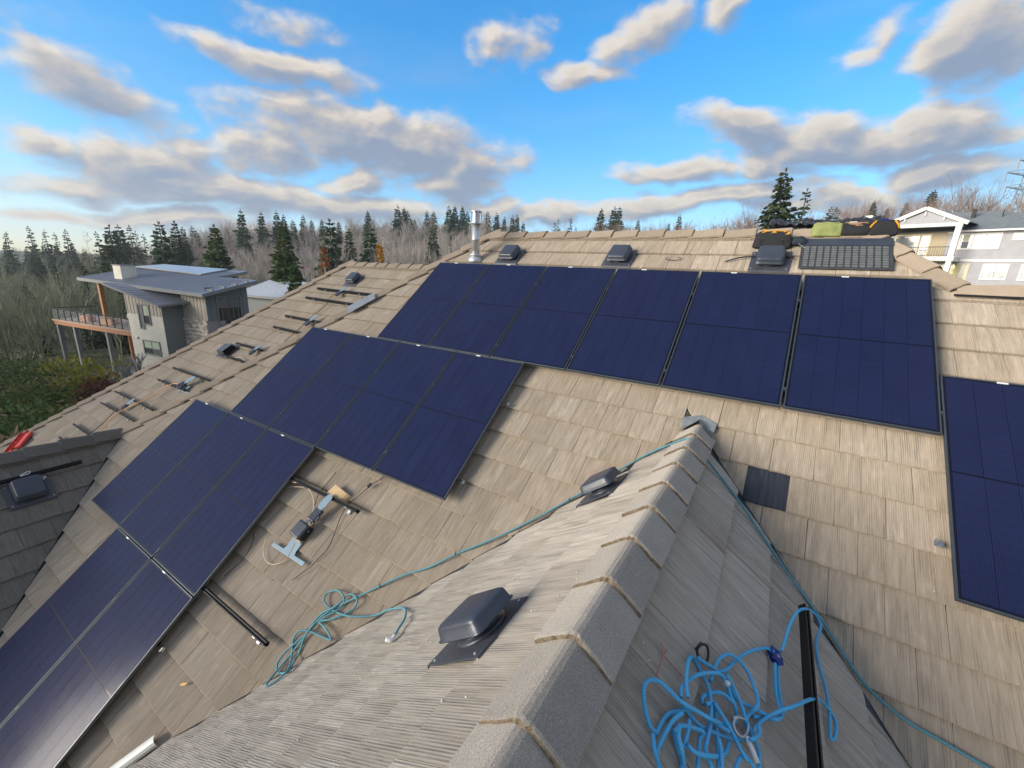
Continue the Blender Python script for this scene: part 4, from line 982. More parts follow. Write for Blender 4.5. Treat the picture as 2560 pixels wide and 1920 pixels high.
# speckled black sheeting heaped behind the ridge
sh_ = MB(); nx, ny = 60, 8; vs_ = []; fs_ = []
for i in range(nx+1):
    for j in range(ny+1):
        x = i/nx; y = j/ny
        z = .10*math.sin(math.pi*min(1, y*1.05))*(.75+.5*mnoise.noise(Vector((x*7, y*2, 0))))+.035*mnoise.noise(Vector((x*22, y*6, 4)))
        vs_.append((x*1.15, y*.42, z))
for i in range(nx):
    for j in range(ny): a = i*(ny+1)+j; fs_.append((a, a+ny+1, a+ny+2, a+1))
sh_.add(vs_, fs_)
def tarp_mat():
    mt = bpy.data.materials.new('speckled_sheeting'); mt.use_nodes = True; t = NT(mt.node_tree); bs = t.n['Principled BSDF']
    tcn = t.new('ShaderNodeTexCoord'); n = t.noise(tcn.outputs['Object'], 34, 3, .6)
    t.link(t.ramp(n, [(.58, (.022, .022, .027)), (.66, (.30, .28, .26))]), bs.inputs['Base Color']); bs.inputs['Roughness'].default_value = .6
    return mt
pr_ = W(4.72, RIDGE_V)
tag(sh_.build('plastic_sheeting', tarp_mat(), None, True, M=T((pr_.x, pr_.y+.06, pr_.z+.075))), 'speckled black sheeting heaped behind the ridge and the bags', 'sheeting')

# red chalk strokes on the dormer tiles
def chalk(label, strokes):
    b = MB()
    for s_ in strokes:
        for a_, c_ in zip(s_[:-1], s_[1:]): b.bar(Vector(a_)+Vector((SP,0,CP))*.004, Vector(c_)+Vector((SP,0,CP))*.004, .006, .0012, up=(SP,0,CP))
    return tag(b.build('chalk_mark', M_CHALK), label, 'chalk mark')
chalk('red chalk fork mark on the dormer beside the blue rope', [[(4.831,-4.191,-1.645),(4.832,-4.075,-1.645),(4.920,-4.064,-1.716)],[(4.832,-4.075,-1.645),(4.816,-4.032,-1.632)],[(4.832,-4.075,-1.645),(4.840,-4.030,-1.652)]])
chalk('straight red chalk line on the dormer below the ridge tiles', [[(4.793,-3.021,-1.614),(4.906,-2.973,-1.705),(4.982,-2.974,-1.766)]])

# cable ties on the teal rope, a dead leaf and pale mortar crumbs on the tiles
for k_ in (58, 61, 66):
    p_ = Vector(TEAL[k_]); d_ = (Vector(TEAL[k_+1])-p_).normalized()
    MB().tube([p_-d_*.003, p_+d_*.003], .013, 8).bar(p_+Vector((0,0,.01)), p_+Vector((.01,-.01,.05)), .003).build('cable_tie', M_BLACKW, rt)
cr_ = random.Random(4); cm_ = MB()
for k_ in range(170):
    if k_ % 2: q_ = F_DL @ Vector((cr_.uniform(2.2, 5.0), -cr_.uniform(.2, 1.9), .001))
    elif k_ % 4: q_ = F_DR @ Vector((cr_.uniform(-4.6, -2.4), -cr_.uniform(.25, 1.0), .001))
    else: q_ = W(cr_.uniform(1.6, 6.2), cr_.uniform(1.9, 4.6), TO+.001)
    if k_ % 2 == 0 and k_ % 4 == 0 and abs(q_.x-XR) < (-(q_.y)-1.4): continue
    r_ = cr_.uniform(.0025, .006)
    cm_.lathe([(r_, 0), (r_*.8, r_*.7), (r_*.3, r_)], 5, M=T(q_) @ RZ(cr_.random()*6))
tag(cm_.build('mortar_crumbs', mat('pale_crumb', (.62, .58, .50), .9, var=.3, scale=40), house), kind='stuff')
lf_ = W(.98, 6.05, TO+.006)
tag(MB().prism([(0,0),(.03,.012),(.065,.006),(.09,0),(.06,-.014),(.025,-.012)], 0, .002).build('fallen_leaf', F_LEAF if 'F_LEAF' in globals() else mat('dry_leaf', (.55, .36, .10), .8), None, M=frame(lf_, XA, UP, NM) @ RZ(.6)), 'small dry yellow leaf lying by the dormer valley', 'leaf')
# screws on the vent flashings
sc_m = MB().lathe([(.007, 0), (.007, .003), (.003, .005)], 8).mesh('screw', M_GALV)
for o_ in [q for q in COL.objects if q.name.startswith('roof_vent') and q.parent is None]:
    for (x_, y_) in ((-.18, -.17), (.18, -.17), (.18, .12), (-.18, .12)): link('screw', sc_m, o_, T((x_, y_, .004)))
# ================================================================== terrain
RAD = [0, 10, 25, 45, 70, 100, 150, 200, 300, 450, 800, 1500]
TH = [-180, -60, -25, -10, 8, 20, 35, 45, 60, 75, 90, 180]
HT = {-180: [-8]*6+[-9, -10, -12, -14, -16, -16], -60: [-7.5, -7.5, -6, -3, -1, 1, 4, 6, 8, 9, 9, 9],
      -25: [-7.5, -7, -4.5, -1.5, .3, 2, 5, 8, 12, 14, 14, 14], -10: [-7.5, -7, -4.5, -1.5, .3, 5, 9, 12, 15, 17, 17, 17],
      8: [-7.5, -7.2, -6, -4, -1.5, 1, 5, 9, 14, 16, 16, 16], 20: [-7.5, -7.5, -7, -6, -4, -1, 4, 8, 14, 17, 17, 17],
      35: [-7.5, -7.8, -8, -8, -7, -4, 2, 7, 14, 18, 18, 18], 45: [-7.5, -8, -8.6, -9.3, -9.5, -7, -1, 4, 11, 16, 16, 16],
      60: [-7.5, -8, -9, -10.1, -12, -11, -6.5, -2, 3, 8, 9, 9], 75: [-7.5, -8, -9.2, -10.3, -13, -15, -15.5, -14, -10, -5, -1, -1],
      90: [-7.5, -8, -9.4, -11, -14, -17, -18, -17, -15, -11, -6, -6], 180: [-8]*6+[-9, -10, -12, -14, -16, -16]}
_HT = np.array([HT[t] for t in TH], float)
def ground(x, y):
    dx, dy = x-5, y+5.6; r = math.hypot(dx, dy); th = math.degrees(math.atan2(-dx, dy))
    i = max(0, min(len(TH)-2, int(np.searchsorted(TH, th))-1)); j = max(0, min(len(RAD)-2, int(np.searchsorted(RAD, r))-1))
    a = (th-TH[i])/(TH[i+1]-TH[i]); b = min(1, (r-RAD[j])/(RAD[j+1]-RAD[j])); a = a*a*(3-2*a)
    return float((_HT[i,j]*(1-a)+_HT[i+1,j]*a)*(1-b)+(_HT[i,j+1]*(1-a)+_HT[i+1,j+1]*a)*b)+.35*mnoise.noise(Vector((x*.06, y*.06, 0)))*min(1, r/40)
def pol(th, r): return 5-r*math.sin(R(th)), -5.6+r*math.cos(R(th))
gv = []; gf = []; rr_ = [0.5]+[3*1.085**k for k in range(78)]; nth = 120
for r_ in rr_:
    for k in range(nth):
        x, y = pol(-180+360*k/nth, r_); gv.append((x, y, ground(x, y)))
for j in range(len(rr_)-1):
    for k in range(nth): q = (k+1) % nth; gf.append((j*nth+k, (j+1)*nth+k, (j+1)*nth+q, j*nth+q))
def ground_mat():
    mt = bpy.data.materials.new('forest_floor'); mt.use_nodes = True; t = NT(mt.node_tree); bs = t.n['Principled BSDF']; bs.inputs['Roughness'].default_value = .95
    ge = t.new('ShaderNodeNewGeometry'); n1 = t.noise(ge.outputs['Position'], .12, 5, .6); n2 = t.noise(ge.outputs['Position'], 1.4, 5, .65)
    c = t.ramp(n1, [(.35, (.075, .085, .04)), (.5, (.13, .115, .075)), (.65, (.17, .145, .10))])
    c = t.mix(t.maprange(n2, .4, .65), c, (.07, .085, .035)); t.link(c, bs.inputs['Base Color']); return mt
gm_ = MB(); gm_.v, gm_.f, gm_.m = gv, gf, [0]*len(gf)
tag(gm_.build('ground', ground_mat(), None, True), kind='structure')

# ================================================================== foliage builders
def fol(name, c1, c2, c3, transl=.25):
    mt = bpy.data.materials.new(name); mt.use_nodes = True; t = NT(mt.node_tree); bs = t.n['Principled BSDF']
    bs.inputs['Roughness'].default_value = .8; bs.inputs['Specular IOR Level'].default_value = .2
    ge = t.new('ShaderNodeNewGeometry'); oi = t.new('ShaderNodeObjectInfo')
    r_ = ge.outputs['Random Per Island']
    c = t.ramp(r_, [(0, c1), (.5, c2), (1, c3)])
    hs_ = t.new('ShaderNodeHueSaturation'); t.link(c, hs_.inputs['Color']); t.link(t.math('MULTIPLY_ADD', oi.outputs['Random'], .06, .47), hs_.inputs['Hue']); t.link(t.math('MULTIPLY_ADD', oi.outputs['Random'], .4, .8), hs_.inputs['Value'])
    t.link(hs_.outputs[0], bs.inputs['Base Color'])
    if transl:
        tr = t.new('ShaderNodeBsdfTranslucent'); t.link(hs_.outputs[0], tr.inputs[0]); ms = t.new('ShaderNodeMixShader'); ms.inputs[0].default_value = transl
        t.link(bs.outputs[0], ms.inputs[1]); t.link(tr.outputs[0], ms.inputs[2]); t.link(ms.outputs[0], t.n['Material Output'].inputs[0])
    return mt
F_FIR = fol('fir_needles', (.040, .064, .032), (.066, .104, .050), (.10, .145, .07))
F_FIRB = fol('bright_fir_needles', (.03, .06, .015), (.055, .10, .025), (.09, .14, .04))
F_TWIG = fol('bare_twigs', (.32, .29, .25), (.45, .41, .36), (.60, .555, .49), 0)
F_TWIGR = fol('reddish_twigs', (.20, .145, .12), (.29, .215, .18), (.38, .30, .26), 0)
F_TWIGP = fol('pale_twigs', (.20, .18, .16), (.30, .27, .24), (.42, .39, .35), 0)
F_TWIGG = fol('mossy_twigs', (.18, .195, .125), (.27, .28, .185), (.38, .375, .27), 0)
F_BARK = mat('bark', (.09, .07, .055), .9, var=.3, scale=6)
F_PALEB = mat('pale_bark', (.50, .46, .40), .85, var=.25, scale=9)
F_GOLD = fol('golden_leaves', (.42, .20, .02), (.58, .30, .035), (.65, .40, .06))
F_RUST = fol('rust_leaves', (.24, .09, .035), (.36, .15, .06), (.45, .22, .10))
F_SHRUB = fol('shrub_leaves', (.085, .145, .035), (.14, .21, .055), (.21, .28, .09))
F_LIME = fol('yellow_green_leaves', (.20, .20, .035), (.32, .29, .05), (.44, .38, .08))
F_OLIVE = fol('olive_leaves', (.15, .15, .05), (.24, .22, .075), (.34, .29, .11))
F_DARKR = fol('maroon_leaves', (.09, .03, .025), (.16, .05, .035), (.22, .09, .06))
F_TAN = fol('tan_grass', (.22, .17, .08), (.32, .25, .13), (.40, .33, .19))

def leafquad(vs_, fs_, c, d, up, ln, wd):
    k = len(vs_); s = d.cross(up)
    if s.length < 1e-4: s = Vector((1,0,0))
    s.normalize()
    vs_ += [c-s*wd*.35, c+d*ln*.5-s*wd*.5, c+d*ln, c+d*ln*.5+s*wd*.5]; fs_.append((k, k+1, k+2, k+3))
def conifer_mesh(seed, h=20., rb=4.2, lev=44, sparse=1., mt=None):
    rs = random.Random(seed); vs_ = []; fs_ = []
    lop = [rs.uniform(.75, 1.15) for _ in range(8)]
    for L in range(lev):
        t = .05+.94*(L+rs.random()*.8)/lev
        t = min(t, .985); z = h*t
        rad = rb*(1-t)**.82*(.72+.4*rs.random())+.18
        nb = rs.choice((5, 6, 7)) if t < .8 else 4
        for b in range(nb):
            if rs.random() > sparse: continue
            a = 2*math.pi*(b/nb)+rs.random()*1.2+L*.7; ln = rad*rs.uniform(.65, 1.1)*lop[int(a/6.2832*8) % 8]
            dr_ = Vector((math.cos(a), math.sin(a), -.10-.45*(1-t)+rs.uniform(-.12, .12)))
            side_ = Vector((-math.sin(a), math.cos(a), 0))
            nseg = max(2, int(ln/.5))
            for s_ in range(nseg):
                f = (s_+rs.uniform(.4, 1))/nseg; c = Vector((0,0,z))+dr_*ln*f+Vector((0,0,.22*ln*f*f))
                wdt = (1.15*(1-.5*f))*min(1, ln/1.6+.25)+.22
                for side in (-1, 1):
                    d = (dr_*.5+side_*side*rs.uniform(.4, 1.1)+Vector((0,0,rs.uniform(-.9, .05)))).normalized()
                    leafquad(vs_, fs_, c, d, Vector((rs.uniform(-1,1), rs.uniform(-1,1), rs.uniform(.2, 1))), wdt*rs.uniform(.7, 1.2), wdt*.62)
            leafquad(vs_, fs_, Vector((0,0,z))+dr_*ln*.8, (dr_+Vector((0,0,.3))).normalized(), Vector((rs.uniform(-1,1), rs.uniform(-1,1), 1)), .55, .32)
    for k in range(6): leafquad(vs_, fs_, Vector((0,0,h*.985)), Vector((rs.uniform(-.25,.25), rs.uniform(-.25,.25), 1)).normalized(), Vector((rs.uniform(-1,1), rs.uniform(-1,1), 0)), .8, .16)
    tr = MB().tube([(0,0,-1), (0,0,h*.5), (0,0,h)], [h*.014, h*.009, .03], 6).mesh('trunk', F_BARK, True)
    cr = MB().add(vs_, fs_).mesh('crown', mt or F_FIR)
    return tr, cr
def bare_geo(seed, h=14., spread=.42, twigs=5, wid=1., levels=3, up=.22):
    rs = random.Random(seed); vs_ = []; fs_ = []
    def seg(p, q, w0, w1):
        d = (q-p); s = d.cross(Vector((rs.uniform(-1,1), rs.uniform(-1,1), rs.uniform(-.3,.3))))
        if s.length < 1e-5: return
        s.normalize(); k = len(vs_)
        vs_.extend([p-s*w0, p+s*w0, q+s*w1, q-s*w1]); fs_.append((k, k+1, k+2, k+3))
    def grow(p, d, ln, w, lv):
        q = p+d*ln; seg(p, q, w, w*.65)
        if lv == 0: return
        n = twigs if lv < levels else 7
        for i in range(n):
            t = rs.uniform(.3, 1.0); a = rs.uniform(0, 2*math.pi); tilt = rs.uniform(.35, .85)*spread*1.7
            o = d.orthogonal().normalized(); o2 = d.cross(o)
            nd = (d*math.cos(tilt)+(o*math.cos(a)+o2*math.sin(a))*math.sin(tilt)+Vector((0,0,up))).normalized()
            grow(p+d*ln*t, nd, ln*rs.uniform(.45, .72), w*.5, lv-1)
    grow(Vector((0,0,-.5)), Vector((rs.uniform(-.08,.08), rs.uniform(-.08,.08), 1)).normalized(), h*.5, .16*wid, levels)
    return vs_, fs_
def shrub_mesh(seed, mt, n=900, leaf=.2, e=.8):
    rs = random.Random(seed); vs_ = []; fs_ = []
    lobes = [(Vector((rs.uniform(-.55,.55), rs.uniform(-.55,.55), rs.uniform(.25,.75))), rs.uniform(.35,.6)) for _ in range(7)]
    for i in range(n):
        c, r_ = rs.choice(lobes); d = Vector((rs.gauss(0,1), rs.gauss(0,1), rs.gauss(0,1))).normalized()
        p = c+d*r_*rs.uniform(.55, 1.05)
        if p.z < 0: p.z = rs.uniform(0, .2)
        leafquad(vs_, fs_, p, (d+Vector((rs.uniform(-.7,.7), rs.uniform(-.7,.7), rs.uniform(-.2,.8)))).normalized(), Vector((rs.uniform(-1,1), rs.uniform(-1,1), 1)), leaf*rs.uniform(.7, 1.4), leaf*.6)
    return MB().add(vs_, fs_).mesh('foliage', mt)

# ---- conifers one can pick out (bearing left of +Y in degrees, distance, height of the tip in the photo -> height, spread)
CONV = [conifer_mesh(s_, 20, 4.4, 44, .95) for s_ in (1, 2, 3)]
CONN = [conifer_mesh(s_, 20, 3.2, 44, .9) for s_ in (11, 12)]
CONB = [conifer_mesh(31, 20, 4.8, 46, 1, F_FIRB)]
CONT = [conifer_mesh(s_, 20, 3.4, 34, .5) for s_ in (41, 42)]
def bearing(px):                # image column of the photograph (2560 wide) at the horizon -> degrees left of +Y
    return 31.41-math.degrees(math.atan((px-1280)/1041.9))
def tip_z(px, py, r):           # height of a point seen at that pixel, at plan distance r
    d = CF+CX*((px-1280)/1041.9)+CD*((py-960)/1041.9)
    return CAM.z+d.z*r/math.hypot(d.x, d.y)
def true_bearing(px, py):
    d = CF+CX*((px-1280)/1041.9)+CD*((py-960)/1041.9)
    return math.degrees(math.atan2(-d.x, d.y))
def conifer(label, px, py, r, kind, widen=1., group='firs in the woods', hmax=40, name='fir_tree'):
    th = true_bearing(px, py); x, y = pol(th, r); z0 = ground(x, y); h = max(3, min(hmax, tip_z(px, py, r)-z0))
    tr, cr = kind[int(px*7+py) % len(kind)]
    o = thing(name, label, 'tree', T((x, y, z0)) @ RZ(px*.37) @ Matrix.Diagonal((widen*h/20, widen*h/20, h/20, 1)), group)
    link('trunk', tr, o); link('crown', cr, o)
    return o
BIG = [('dark fir rising behind the flat roof of the modern house, left of two', 396, 558, 105, CONV, 1.2), ('narrow fir touching the dark one behind the modern house', 434, 556, 112, CONN, 1.),
 ('broad green fir beyond the right end of the modern house roof', 534, 566, 74, CONB, 1.25), ('broad dark fir with a soft tip left of the pale birch trunk', 705, 562, 62, CONB, 1.3),
 ('dense dark fir beside the rust leaved tree', 823, 553, 66, CONV, 1.35), ('slim green fir between two broad firs above the rear roof ridge', 872, 576, 80, CONN, 1.2),
 ('dense dark fir just left of the golden tree', 924, 568, 68, CONV, 1.25), ('thin dark fir with bare birches before it, left of the flue', 1082, 568, 85, CONN, 1.3),
 ('small dark fir low among bare trees left of the flue', 1124, 600, 95, CONV, 1.1), ('large lone fir standing above the black tool bag', 1965, 427, 48, CONV, 1.25),
 ('short dark fir low behind the chimney cowl of the modern house', 265, 600, 95, CONV, 1.1), ('bright young fir rising over the rear hip by the small grey roof', 733, 660, 30, CONB, 1.0)]
for lab, px, py, r_, kd, wd in BIG: conifer(lab, px, py, r_, kd, wd)
CL = [ # skyline clusters: description, list of (px, py), distance, kind, widen
 ('fir on the far left skyline above the deck railing', [(14, 582), (70, 568), (110, 577), (135, 584), (162, 576)], 210, CONT, 1.1),
 ('fir in the tall pair above the chimney box', [(272, 566), (294, 565)], 150, CONV, 1.3),
 ('thin skyline fir near the tall pair above the modern house', [(322, 566), (337, 580), (357, 588), (240, 582)], 160, CONT, 1.),
 ('skyline fir between the dark firs and spire topped firs', [(455, 571), (479, 568), (490, 580), (567, 572)], 150, CONN, 1.1),
 ('spire topped fir on the skyline over the small grey roof', [(600, 526), (651, 532), (690, 530), (708, 540)], 145, CONV, 1.05),
 ('short fir on the skyline behind the broad dark firs', [(731, 552), (757, 540), (778, 552), (804, 550), (846, 556)], 170, CONN, 1.2),
 ('fir alone on the bare wooded skyline above the golden tree', [(919, 530), (932, 552)], 180, CONV, 1.25),
 ('fir in the tight row on the skyline left of the flue', [(994, 516), (1010, 520), (1019, 528), (1027, 545), (1036, 548), (1067, 528), (1084, 530), (1078, 540)], 175, CONV, 1.1),
 ('fir in the row on the skyline just behind the flue', [(1122, 517), (1137, 516), (1156, 518), (1168, 530), (1131, 534)], 170, CONV, 1.15),
 ('fir in the row on the skyline right of the flue', [(1219, 530), (1242, 532), (1261, 543), (1282, 540), (1293, 538), (1308, 556)], 170, CONV, 1.05),
 ('thin fir peeping over the ridge above the first ridge vents', [(1387, 556), (1396, 549), (1427, 546), (1440, 570)], 150, CONT, 1.1),
 ('dark fir in the pair peeping over the middle of the ridge', [(1504, 524), (1537, 519), (1549, 519)], 120, CONV, 1.2),
 ('small fir low over the ridge right of the dark pair', [(1596, 552), (1700, 540), (1672, 560)], 120, CONN, 1.2),
 ('see through thin fir right of the large lone fir', [(2018, 475), (2078, 520), (2092, 520)], 75, CONT, 1.35),
 ('fir beside the left end of the grey house roof', [(2186, 506), (2220, 522), (2268, 508), (2330, 482), (2338, 478)], 105, CONN, 1.3)]
ORD3 = ['leftmost', 'second', 'third', 'fourth', 'fifth', 'sixth', 'seventh', 'eighth']
for lab, pts, r_, kd, wd in CL:
    pts = sorted(pts)
    for k_, (px, py) in enumerate(pts):
        conifer('%s, %s of %s' % (lab, ORD3[k_], ['one', 'two', 'three', 'four', 'five', 'six', 'seven', 'eight'][len(pts)-1]), px, py, r_+((k_*37) % 19), kd, wd)
# a mixed dark evergreen slope at the left: too merged to count
def mass(name, spots, geos, mt, label):
    V_ = []; F_ = []; base = 0
    arr = [(np.array([tuple(v) for v in g_[0]], dtype=np.float32), np.array(g_[1], dtype=np.int64)) for g_ in geos]
    for k_, (x, y, z, sx, sz, rot) in enumerate(spots):
        v, f = arr[k_ % len(arr)]; c, s_ = math.cos(rot), math.sin(rot)
        q = np.empty_like(v); q[:,0] = (v[:,0]*c-v[:,1]*s_)*sx+x; q[:,1] = (v[:,0]*s_+v[:,1]*c)*sx+y; q[:,2] = v[:,2]*sz+z
        V_.append(q); F_.append(f+base); base += len(v)
    V_ = np.concatenate(V_); F_ = np.concatenate(F_)
    me = bpy.data.meshes.new(name); me.vertices.add(len(V_)); me.vertices.foreach_set('co', V_.ravel())
    me.loops.add(F_.size); me.loops.foreach_set('vertex_index', F_.ravel().astype(np.int32))
    me.polygons.add(len(F_)); me.polygons.foreach_set('loop_start', np.arange(0, F_.size, 4, dtype=np.int32)); me.polygons.foreach_set('loop_total', np.full(len(F_), 4, dtype=np.int32))
    me.materials.append(mt); me.update(); me.validate()
    return tag(link(name, me), label, 'woodland', kind='stuff')
rs = random.Random(17)
def scatter(n, th0, th1, r0, r1, h0, h1, avoid=True):
    out = []
    for _ in range(n):
        th = rs.uniform(th0, th1); r_ = math.sqrt(rs.uniform(r0*r0, r1*r1)); x, y = pol(th, r_)
        if avoid and -36 < x+36 < 20 and 6 < y < 24 and x > -60: continue
        h = rs.uniform(h0, h1); out.append((x, y, ground(x, y)-.3, h/14*rs.uniform(.9, 1.3), h/14, rs.uniform(0, 6.28)))
    return out
BG = [bare_geo(s_, 14, .40, 5, .95, 4, .42) for s_ in range(60, 66)]
BG2 = [bare_geo(s_, 14, .45, 4, .9, 4) for s_ in range(70, 75)]
mass('bare_woodland', scatter(230, 36, 66, 62, 170, 10, 14.5)+scatter(330, 33, 74, 150, 330, 14, 20), BG, F_TWIG, 'grey brown leafless woodland covering the far hillside')
mass('mossy_woodland', scatter(200, 66, 90, 62, 150, 8, 13)+scatter(90, 72, 92, 150, 300, 10, 15), BG, F_TWIGG, 'mossy green and grey woodland on the left hillside')
mass('ridge_woodland', scatter(150, -24, 20, 84, 140, 11, 15)+scatter(70, 15, 36, 90, 160, 11, 15), BG2, F_TWIGR, 'reddish bare trees beyond the ridge')
def conifer_geo(m_): return ([tuple(v.co) for v in m_.vertices], [tuple(p.vertices) for p in m_.polygons])
sp_ = [(x, y, z, sx*.62, sz*.66, ro) for x, y, z, sx, sz, ro in scatter(120, 67, 92, 80, 290, 10, 17)]
mass('evergreen_woodland', sp_, [conifer_geo(CONV[0][1]), conifer_geo(CONV[1][1])], F_FIR, 'dark evergreen woodland merging on the left hillside')
sp2 = [(x, y, z, sx*.62, sz*.75, ro) for x, y, z, sx, sz, ro in scatter(26, 96, 126, 42, 70, 14, 20)]
mass('tall_evergreen_woodland', sp2, [conifer_geo(CONV[0][1]), conifer_geo(CONV[2][1])], F_FIR, 'tall evergreens left of the frame, mirrored dark in the lowest panels')
# golden and rust coloured trees, pale birches
def leafy(label, px, py, r, mt_, wd, name='autumn_tree', n=700):
    th = true_bearing(px, py); x, y = pol(th, r); z0 = ground(x, y); h = tip_z(px, py, r)-z0
    o = thing(name, label, 'tree', T((x, y, z0)))
    MB().tube([(0,0,0), (0,0,h*.9)], [.12, .03], 6).build('trunk', F_PALEB, o, True)
    q = random.Random(int(px)); vs_ = []; fs_ = []
    for i in range(n):
        t = q.uniform(.25, 1); a = q.uniform(0, 6.28); ra = wd*(1-t)**.6*q.uniform(.2, 1)+.08
        leafquad(vs_, fs_, Vector((ra*math.cos(a), ra*math.sin(a), h*t)), Vector((q.uniform(-1,1), q.uniform(-1,1), q.uniform(-.3,1))).normalized(), Vector((q.uniform(-1,1), q.uniform(-1,1), 1)), .3, .2)
    MB().add(vs_, fs_).build('crown', mt_, o); return o
leafy('narrow golden orange tree rising over the rear ridge', 948, 615, 40, F_GOLD, .85)
leafy('rust leaved tree rising over the rear hip', 808, 620, 36, F_RUST, 1.1, n=500)
leafy('small golden topped tree on the far left skyline', 212, 578, 190, F_GOLD, 4.5, n=300)
leafy('tiny orange tree peeping over the ridge left of the tool bag', 1786, 565, 90, F_GOLD, 1.2, n=200)
def birch(label, px, py, r, hh=None, mt_=F_TWIGP, wid=.7, seed=5, name='bare_tree', spread=.35, tw=5):
    th = true_bearing(px, py); x, y = pol(th, r); z0 = ground(x, y); h = hh or tip_z(px, py, r)-z0
    o = thing(name, label, 'tree', T((x, y, z0)) @ RZ(seed))
    g_ = bare_geo(seed, h, spread, tw, wid); n0 = 1+7
    MB().tube([(0,0,-.4), (.1,0,h*.45), (.0,.1,h*.75)], [.07*wid+.03, .05*wid+.02, .02], 6).build('trunk', F_PALEB, o, True)
    MB().add(*g_).build('crown', mt_, o); return o
birch('pale bare birch beside the rust leaved tree', 795, 606, 34, seed=81)
birch('pale bare birch leaning among the firs left of the flue', 1098, 592, 60, seed=82)
birch('thin pale bare birch nearest the flue, left of it', 1116, 612, 58, seed=83)
birch('white stemmed bare shrub tree against the wall of the modern house', 330, 860, 37, seed=84, wid=.9)
birch('white stemmed bare shrub tree by the right deck post', 296, 880, 36, seed=85, wid=.8)
birch('leafless dead snag pole standing over the ridge', 1608, 516, 100, seed=86, wid=.5, tw=2)
birch('reddish bare tree at the right behind the grey house', 2500, 500, 100, seed=87, mt_=F_TWIGR, wid=1.2, spread=.55)
birch('bare tree left of the pylon behind the grey house roof', 2440, 505, 95, seed=88, mt_=F_TWIG, wid=1.2, spread=.55)
# ---- garden shrubs below the modern house
def shrub(label, px, py, r, w, h, mt_, n=1100, leaf=.30, name='garden_shrub', dz=0):
    th = true_bearing(px, py); x, y = pol(th, r); z0 = ground(x, y)+dz
    o = thing(name, label, 'shrub', T((x, y, z0-.1)) @ RZ(px) @ Matrix.Diagonal((w, w, h, 1)), 'garden shrubs')
    MB().tube([(0,0,0), (0,0,.4)], [.04, .02], 5).build('stem', F_BARK, o)
    link('foliage', shrub_mesh(int(px*3+py), mt_, n, leaf/max(w, .6)), o); return o
SH = [('low dark green shrub at the left edge under the tall evergreens', 20, 925, 44, 3.2, 2.6, F_SHRUB), ('dark green mounded shrub beside the golden one near the patio', 75, 895, 46, 2.4, 2.2, F_SHRUB),
 ('golden green shrub at the corner of the patio', 78, 876, 50, 2.0, 1.6, F_OLIVE), ('green spreading conifer shrub left of the bare grey shrub', 35, 985, 34, 2.8, 2.0, F_SHRUB),
 ('olive spreading shrub in the middle of the garden bed', 100, 960, 37, 2.6, 1.7, F_OLIVE), ('green spreading shrub below the patio stones', 190, 940, 38, 1.9, 1.5, F_SHRUB),
 ('golden bronze shrub tree beside the right deck post', 235, 935, 37, 1.9, 2.3, F_LIME), ('rust brown shrub beside the golden bronze one', 205, 915, 39, 1.3, 1.5, F_RUST), ('dark russet shrub by the hip under the white stemmed tree', 262, 955, 34, 1.5, 1.5, F_DARKR),
 ('olive green shrub in front of the golden bronze one', 155, 1000, 31, 2.0, 1.5, F_OLIVE), ('yellow leaved small shrub in the garden bed', 195, 960, 35, .8, .8, F_LIME), ('lime yellow small shrub touching the hip tiles', 172, 1005, 24, .55, .6, F_LIME),
 ('maroon shrub low at the left edge near the hip', 50, 1052, 24, 2.0, 1.3, F_DARKR), ('tan grass clump at the left edge', 18, 1030, 26, .9, 1.3, F_TAN), ('green low shrub at the left edge below the maroon one', 20, 1085, 21, 1.6, .9, F_SHRUB),
 ('dark glossy shrub at the left edge above the tan grass', 12, 985, 30, 1.6, 1.5, F_SHRUB), ('bright yellow green shrub at the left edge of the garden', 8, 965, 37, 1.3, 1.1, F_LIME), ('long clipped green hedge behind the deck posts', 208, 855, 62, 3.6, 1.7, F_SHRUB),
 ('brownish hedge beside the clipped green one', 150, 868, 60, 3.0, 1.5, F_OLIVE), ('dark green shrub filling the bed between olive shrubs', 70, 1005, 29, 2.2, 1.5, F_SHRUB), ('dark green shrub below the golden bronze shrub tree', 225, 985, 31, 1.6, 1.1, F_SHRUB)]
for a_ in SH: shrub(*a_[:4], a_[4]*1.3, a_[5]*1.25, a_[6])
birch('pale grey twiggy bare shrub above the hip tiles', 110, 1000, 25, 2.3, F_TWIGP, .35, 91, 'bare_shrub', .75, 7)
birch('thin bare shrub beside the patio stones', 155, 930, 38, 3.0, F_TWIG, .35, 92, 'bare_shrub', .6, 6)
# ================================================================== the modern house on the left
AX = Vector((0.984808, 0.173648, 0)); BY = Vector((-0.173648, 0.984808, 0))
F_LH = frame((-36.792, 8.194, 0), AX, BY, (0,0,1))
lh = thing('modern_house', 'modern grey and cream house with flat metal roofs and a raised wooden deck', 'house', F_LH)
def siding(name, col, pitch, vertical=False):
    mt = bpy.data.materials.new(name); mt.use_nodes = True; t = NT(mt.node_tree); bs = t.n['Principled BSDF']; bs.inputs['Roughness'].default_value = .75
    tcn = t.new('ShaderNodeTexCoord'); s_ = t.new('ShaderNodeSeparateXYZ'); t.link(tcn.outputs['Object'], s_.inputs[0])
    f = t.math('FRACT', t.math('MULTIPLY', s_.outputs[2], 1/pitch)); n = t.noise(tcn.outputs['Object'], 1.5, 4, .6)
    c = t.mix(t.math('MULTIPLY', t.math('LESS_THAN', f, .10), .55), t.ramp(n, [(.3, tuple(x*.9 for x in col)), (.7, tuple(x*1.08 for x in col))]), tuple(x*.45 for x in col))
    t.link(c, bs.inputs['Base Color']); return mt
M_SIDE = siding('cream_lap_siding', (.74, .71, .61), .16)
